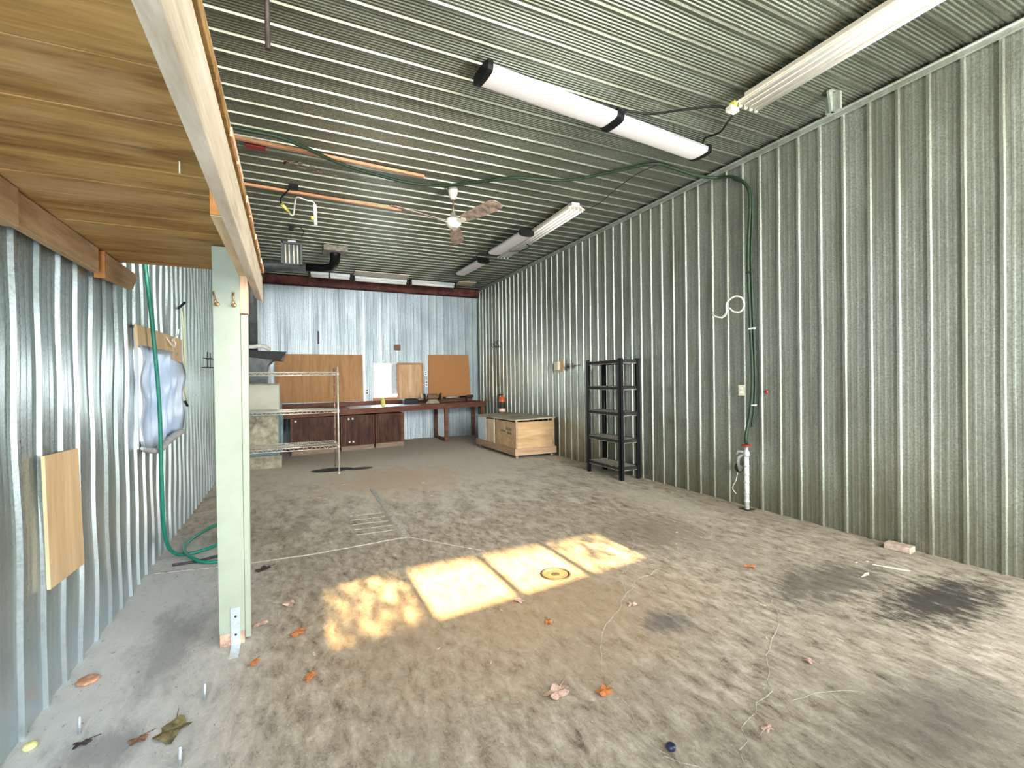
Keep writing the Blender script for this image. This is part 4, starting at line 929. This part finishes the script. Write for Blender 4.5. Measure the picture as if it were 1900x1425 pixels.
# flue pipe
O = (.5, 9.4, 3.7)
t = thing('flue_pipe', 'dark flue pipe running under the ceiling to a square ceiling box', 'pipe', O)
MB().tube([(-.60, 9.55, 2.04), (-.60, 9.55, 3.50), (-.57, 9.55, 3.58), (-.50, 9.54, 3.60), (.30, 9.48, 3.60)], [.09, .09, .095, .10, .10], 16).build('grey_duct', 'duct', t, O)
MB().tube([(.28, 9.48, 3.60), (.60, 9.40, 3.60), (.74, 9.30, 3.61), (.78, 9.15, 3.68), (.78, 9.07, 3.78), (.78, 9.04, 3.86)], [.07, .07, .075, .085, .09, .10], 14).build('black_elbow', 'black', t, O)
MB().box(.57, .98, 8.84, 9.24, ZC-.11, ZC-.01).build('ceiling_box', 'dust', t, O, .006)
MB().tube([(.70, 9.30, 3.58), (.70, 9.32, 3.40)], .012, 8).build('damper_rod', 'iron', t, O)
MB().lathe([(.078, 0), (.084, .008), (.078, .016)], (.78, 9.12, 3.70), 16).build('chrome_ring', 'chrome', t, O)

# ------------------------------------------------------------------ things on the floor
def leaf(seed, size, pts=5, curl=.25, stem=True):
    rnd = random.Random(seed); b = MB(); n = pts*4; vs = [(0, 0, .012)]; fs = []
    for k in range(n):
        a = 2*PI*k/n; lobe = .62+.38*abs(math.cos(a*pts/2)) + rnd.uniform(-.12, .12)
        r = size*lobe*(.75 if abs(math.cos(a)) < .3 else 1); vs.append((r*math.cos(a), r*.75*math.sin(a), .004+curl*size*abs(math.sin(a*1.5+seed))**2))
    for k in range(n): fs.append((0, 1+k, 1+(k+1) % n))
    m = len(vs); vs += [(x_, y_, z_+.0012) for x_, y_, z_ in vs]; fs2 = [(m, m+1+(k+1) % n, m+1+k) for k in range(n)]
    b.add(vs, fs+fs2+[(1+k, m+1+k, m+1+(k+1) % n, 1+(k+1) % n) for k in range(n)])
    if stem: b.tube([(0, 0, .010), (size*.8, size*.3, .012), (size*1.7, size*.75, .004)], .0015, 5)
    return b
LV = [(-.46, 2.347, .065, 'leaf_olive', 1.2, 'large olive brown leaf with a long stem on the floor at the lower left'),
      (-.575, 2.352, .028, 'leaf_brown', .4, 'small reddish brown leaf just left of the olive leaf'),
      (-.775, 2.43, .026, 'leaf_dark', .2, 'small dark leaf by the bolt nearest the left wall'),
      (.067, 2.481, .03, 'leaf_orange', .9, 'orange leaf lying right of the post foot'),
      (-.186, 2.735, .026, 'leaf_orange', .8, 'rusty brown leaf just in front of the post foot'),
      (-.18, 3.16, .036, 'leaf_pink', .2, 'pinkish leaf on the floor beside the lower left sun patch'),
      (-.02, 3.36, .045, 'leaf_pink', 2.2, 'tan pink leaf left of the sun patch, the farther one'),
      (.02, 2.95, .04, 'leaf_orange', .5, 'faded orange leaf touching the edge of the nearest sun patch'),
      (-.212, 4.085, .05, 'leaf_dark', .3, 'dark curled leaf on the floor right of the pale post'),
      (1.085, 1.841, .055, 'leaf_pink', .3, 'broad pinkish leaf near the bottom centre of the floor'),
      (1.287, 1.752, .038, 'leaf_orange', .1, 'bright orange leaf near the bottom centre of the floor'),
      (1.366, 2.402, .026, 'leaf_orange', 1.0, 'small orange leaf in front of the second sun patch'),
      (1.33, 2.72, .030, 'leaf_pink', 2.0, 'crumpled tan leaf in the shadow bar between two sun patches'),
      (1.95, 2.35, .03, 'leaf_pink', .7, 'pale tan leaf beside the dark spot in the middle of the floor'),
      (3.134, 2.414, .035, 'leaf_orange', 2.4, 'tan orange leaf on the right part of the floor'),
      (2.35, 1.48, .024, 'leaf_pink', 1.4, 'small beige leaf at the lower right of the floor'),
      (1.74, 1.27, .024, 'leaf_pink', 2.9, 'small curled beige leaf near the bottom edge right of centre')]
for i, (lx, ly, s, m_, rz, lab) in enumerate(LV):
    s *= 1.3; o = leaf(i*3+1, s, 5 if s > .03 else 3, .2, s > .03).build('dry_leaf', m_, None, (0, 0, 0)); o.location = (lx, ly, .0005); o.rotation_euler = (0, 0, rz)
    tag(o, lab, 'leaf', 'dry leaves on the floor')
for x_, y_, lab in ((-.372, 2.529, 'steel anchor bolt standing in the floor in front of the post'), (-.807, 2.513, 'steel anchor bolt standing in the floor nearest the left wall'), (-.395, 2.13, 'steel anchor bolt standing in the floor at the bottom edge')):
    b = MB().tube([(0, 0, 0), (.001, 0, .075)], .006, 10)
    for k in range(9): b.lathe([(.006, 0), (.0072, .002), (.006, .004)], (0, 0, .028+k*.005), 10)
    o = b.build('anchor_bolt', 'steel', None, (0, 0, 0)); o.location = (x_, y_, 0); tag(o, lab, 'bolt', 'anchor bolts in the floor')
b = MB().lathe([(.005, .0), (.040, .0), (.046, .008), (.040, .014), (.015, .010)], (0, 0, 0), 18)
o = b.build('clay_disc', 'tan_bit', None); o.location = (-.91, 2.94, .001); tag(o, 'round pinkish tan disc on the floor against the left wall', 'disc')
o = MB().lathe([(.01, 0), (.022, .004), (.024, .012), (.016, .022), (.006, .024)], (0, 0, 0), 14).build('yellow_cap', plain('pale_yellow', (.75, .72, .30), .5), None); o.location = (-.955, 2.50, 0); tag(o, 'small pale yellow cap on the floor in the lower left corner', 'cap')
o = MB().lathe([(.016, 0), (.018, .004), (.018, .016), (.012, .02)], (0, 0, 0), 16).build('bottle_cap', 'navy', None); o.location = (1.317, 1.369, 0); tag(o, 'dark navy bottle cap on the floor at the bottom edge', 'cap')
b = MB().box(-.055, .055, -.09, .09, 0, .05); o = b.build('brick', 'brick', None, (0, 0, 0), .006); o.location = (4.53, 2.10, 0); o.rotation_euler = (0, 0, .12); tag(o, 'dusty brick lying on the floor against the right wall', 'brick')
for (x_, y_, L, a, lab) in ((3.74, 1.945, .13, .15, 'wide pale wood splinter on the floor near the right wall'), (4.05, 1.93, .22, -1.05, 'long thin pale wood splinter on the floor near the right wall')):
    o = MB().prism([(-L/2, 0), (L*.2, -.012), (L/2, -.002), (L*.25, .010)], .005, lambda u, v, w_: (u, v, w_)).build('wood_splinter', 'splinter', None); o.location = (x_, y_, .001); o.rotation_euler = (0, 0, a); tag(o, lab, 'wood splinter', 'pale wood splinters')
# drain cover in the sun patch
b = MB().tube([(.105*math.cos(a), .105*math.sin(a), .003) for a in [k*PI/12 for k in range(24)]], .007, 6, closed=True).lathe([(.03, 0), (.03, .003)], (0, 0, 0), 16)
o = b.build('floor_ring', 'iron', None); o.location = (1.76, 2.98, 0); tag(o, 'round rusty ring set in the floor inside the third sun patch', 'drain cover')
# wood chips scattered
random.seed(21)
chip = None
chipn = 0
spots = [(.3+random.uniform(0, 2.2), 5.6+random.uniform(0, 2.0)) for _ in range(14)] + [(2.3+random.uniform(0, 2.1), 1.4+random.uniform(0, 3.4)) for _ in range(24)] + [(-.8+random.uniform(0, 2.2), 1.9+random.uniform(0, .8)) for _ in range(7)]
for i, (x_, y_) in enumerate(spots):
    if chip is None:
        chip = MB().prism([(-.016, -.002), (.008, -.005), (.018, 0), (.006, .005), (-.014, .004)], .003, lambda u, v, w_: (u, v, w_)).build('wood_chip', plain('chip_wood', (.60, .52, .38), .9, var=.2), None)
        tag(chip, 'tiny pale wood chip scattered on the concrete floor', 'wood chip', 'wood chips on the floor'); o = chip
    else:
        o = chip.copy(); C.objects.link(o)
    s = random.uniform(.4, 1.25)
    if y_ > 5: s *= 1.4
    o.location = (x_, y_, .0005); o.rotation_euler = (0, 0, random.uniform(0, 6)); o.scale = (s, s, s)
    o['label'] = ('tiny dark-edged wood chip on the far floor between the crate and the wire shelving' if y_ > 5 else 'tiny pale wood chip on the floor right of the sun patches' if x_ > 2.3 and y_ > 2.6 else 'tiny pale wood chip on the near right part of the floor' if x_ > 2.3 else 'tiny pale wood chip on the near floor in front of the sun patches')
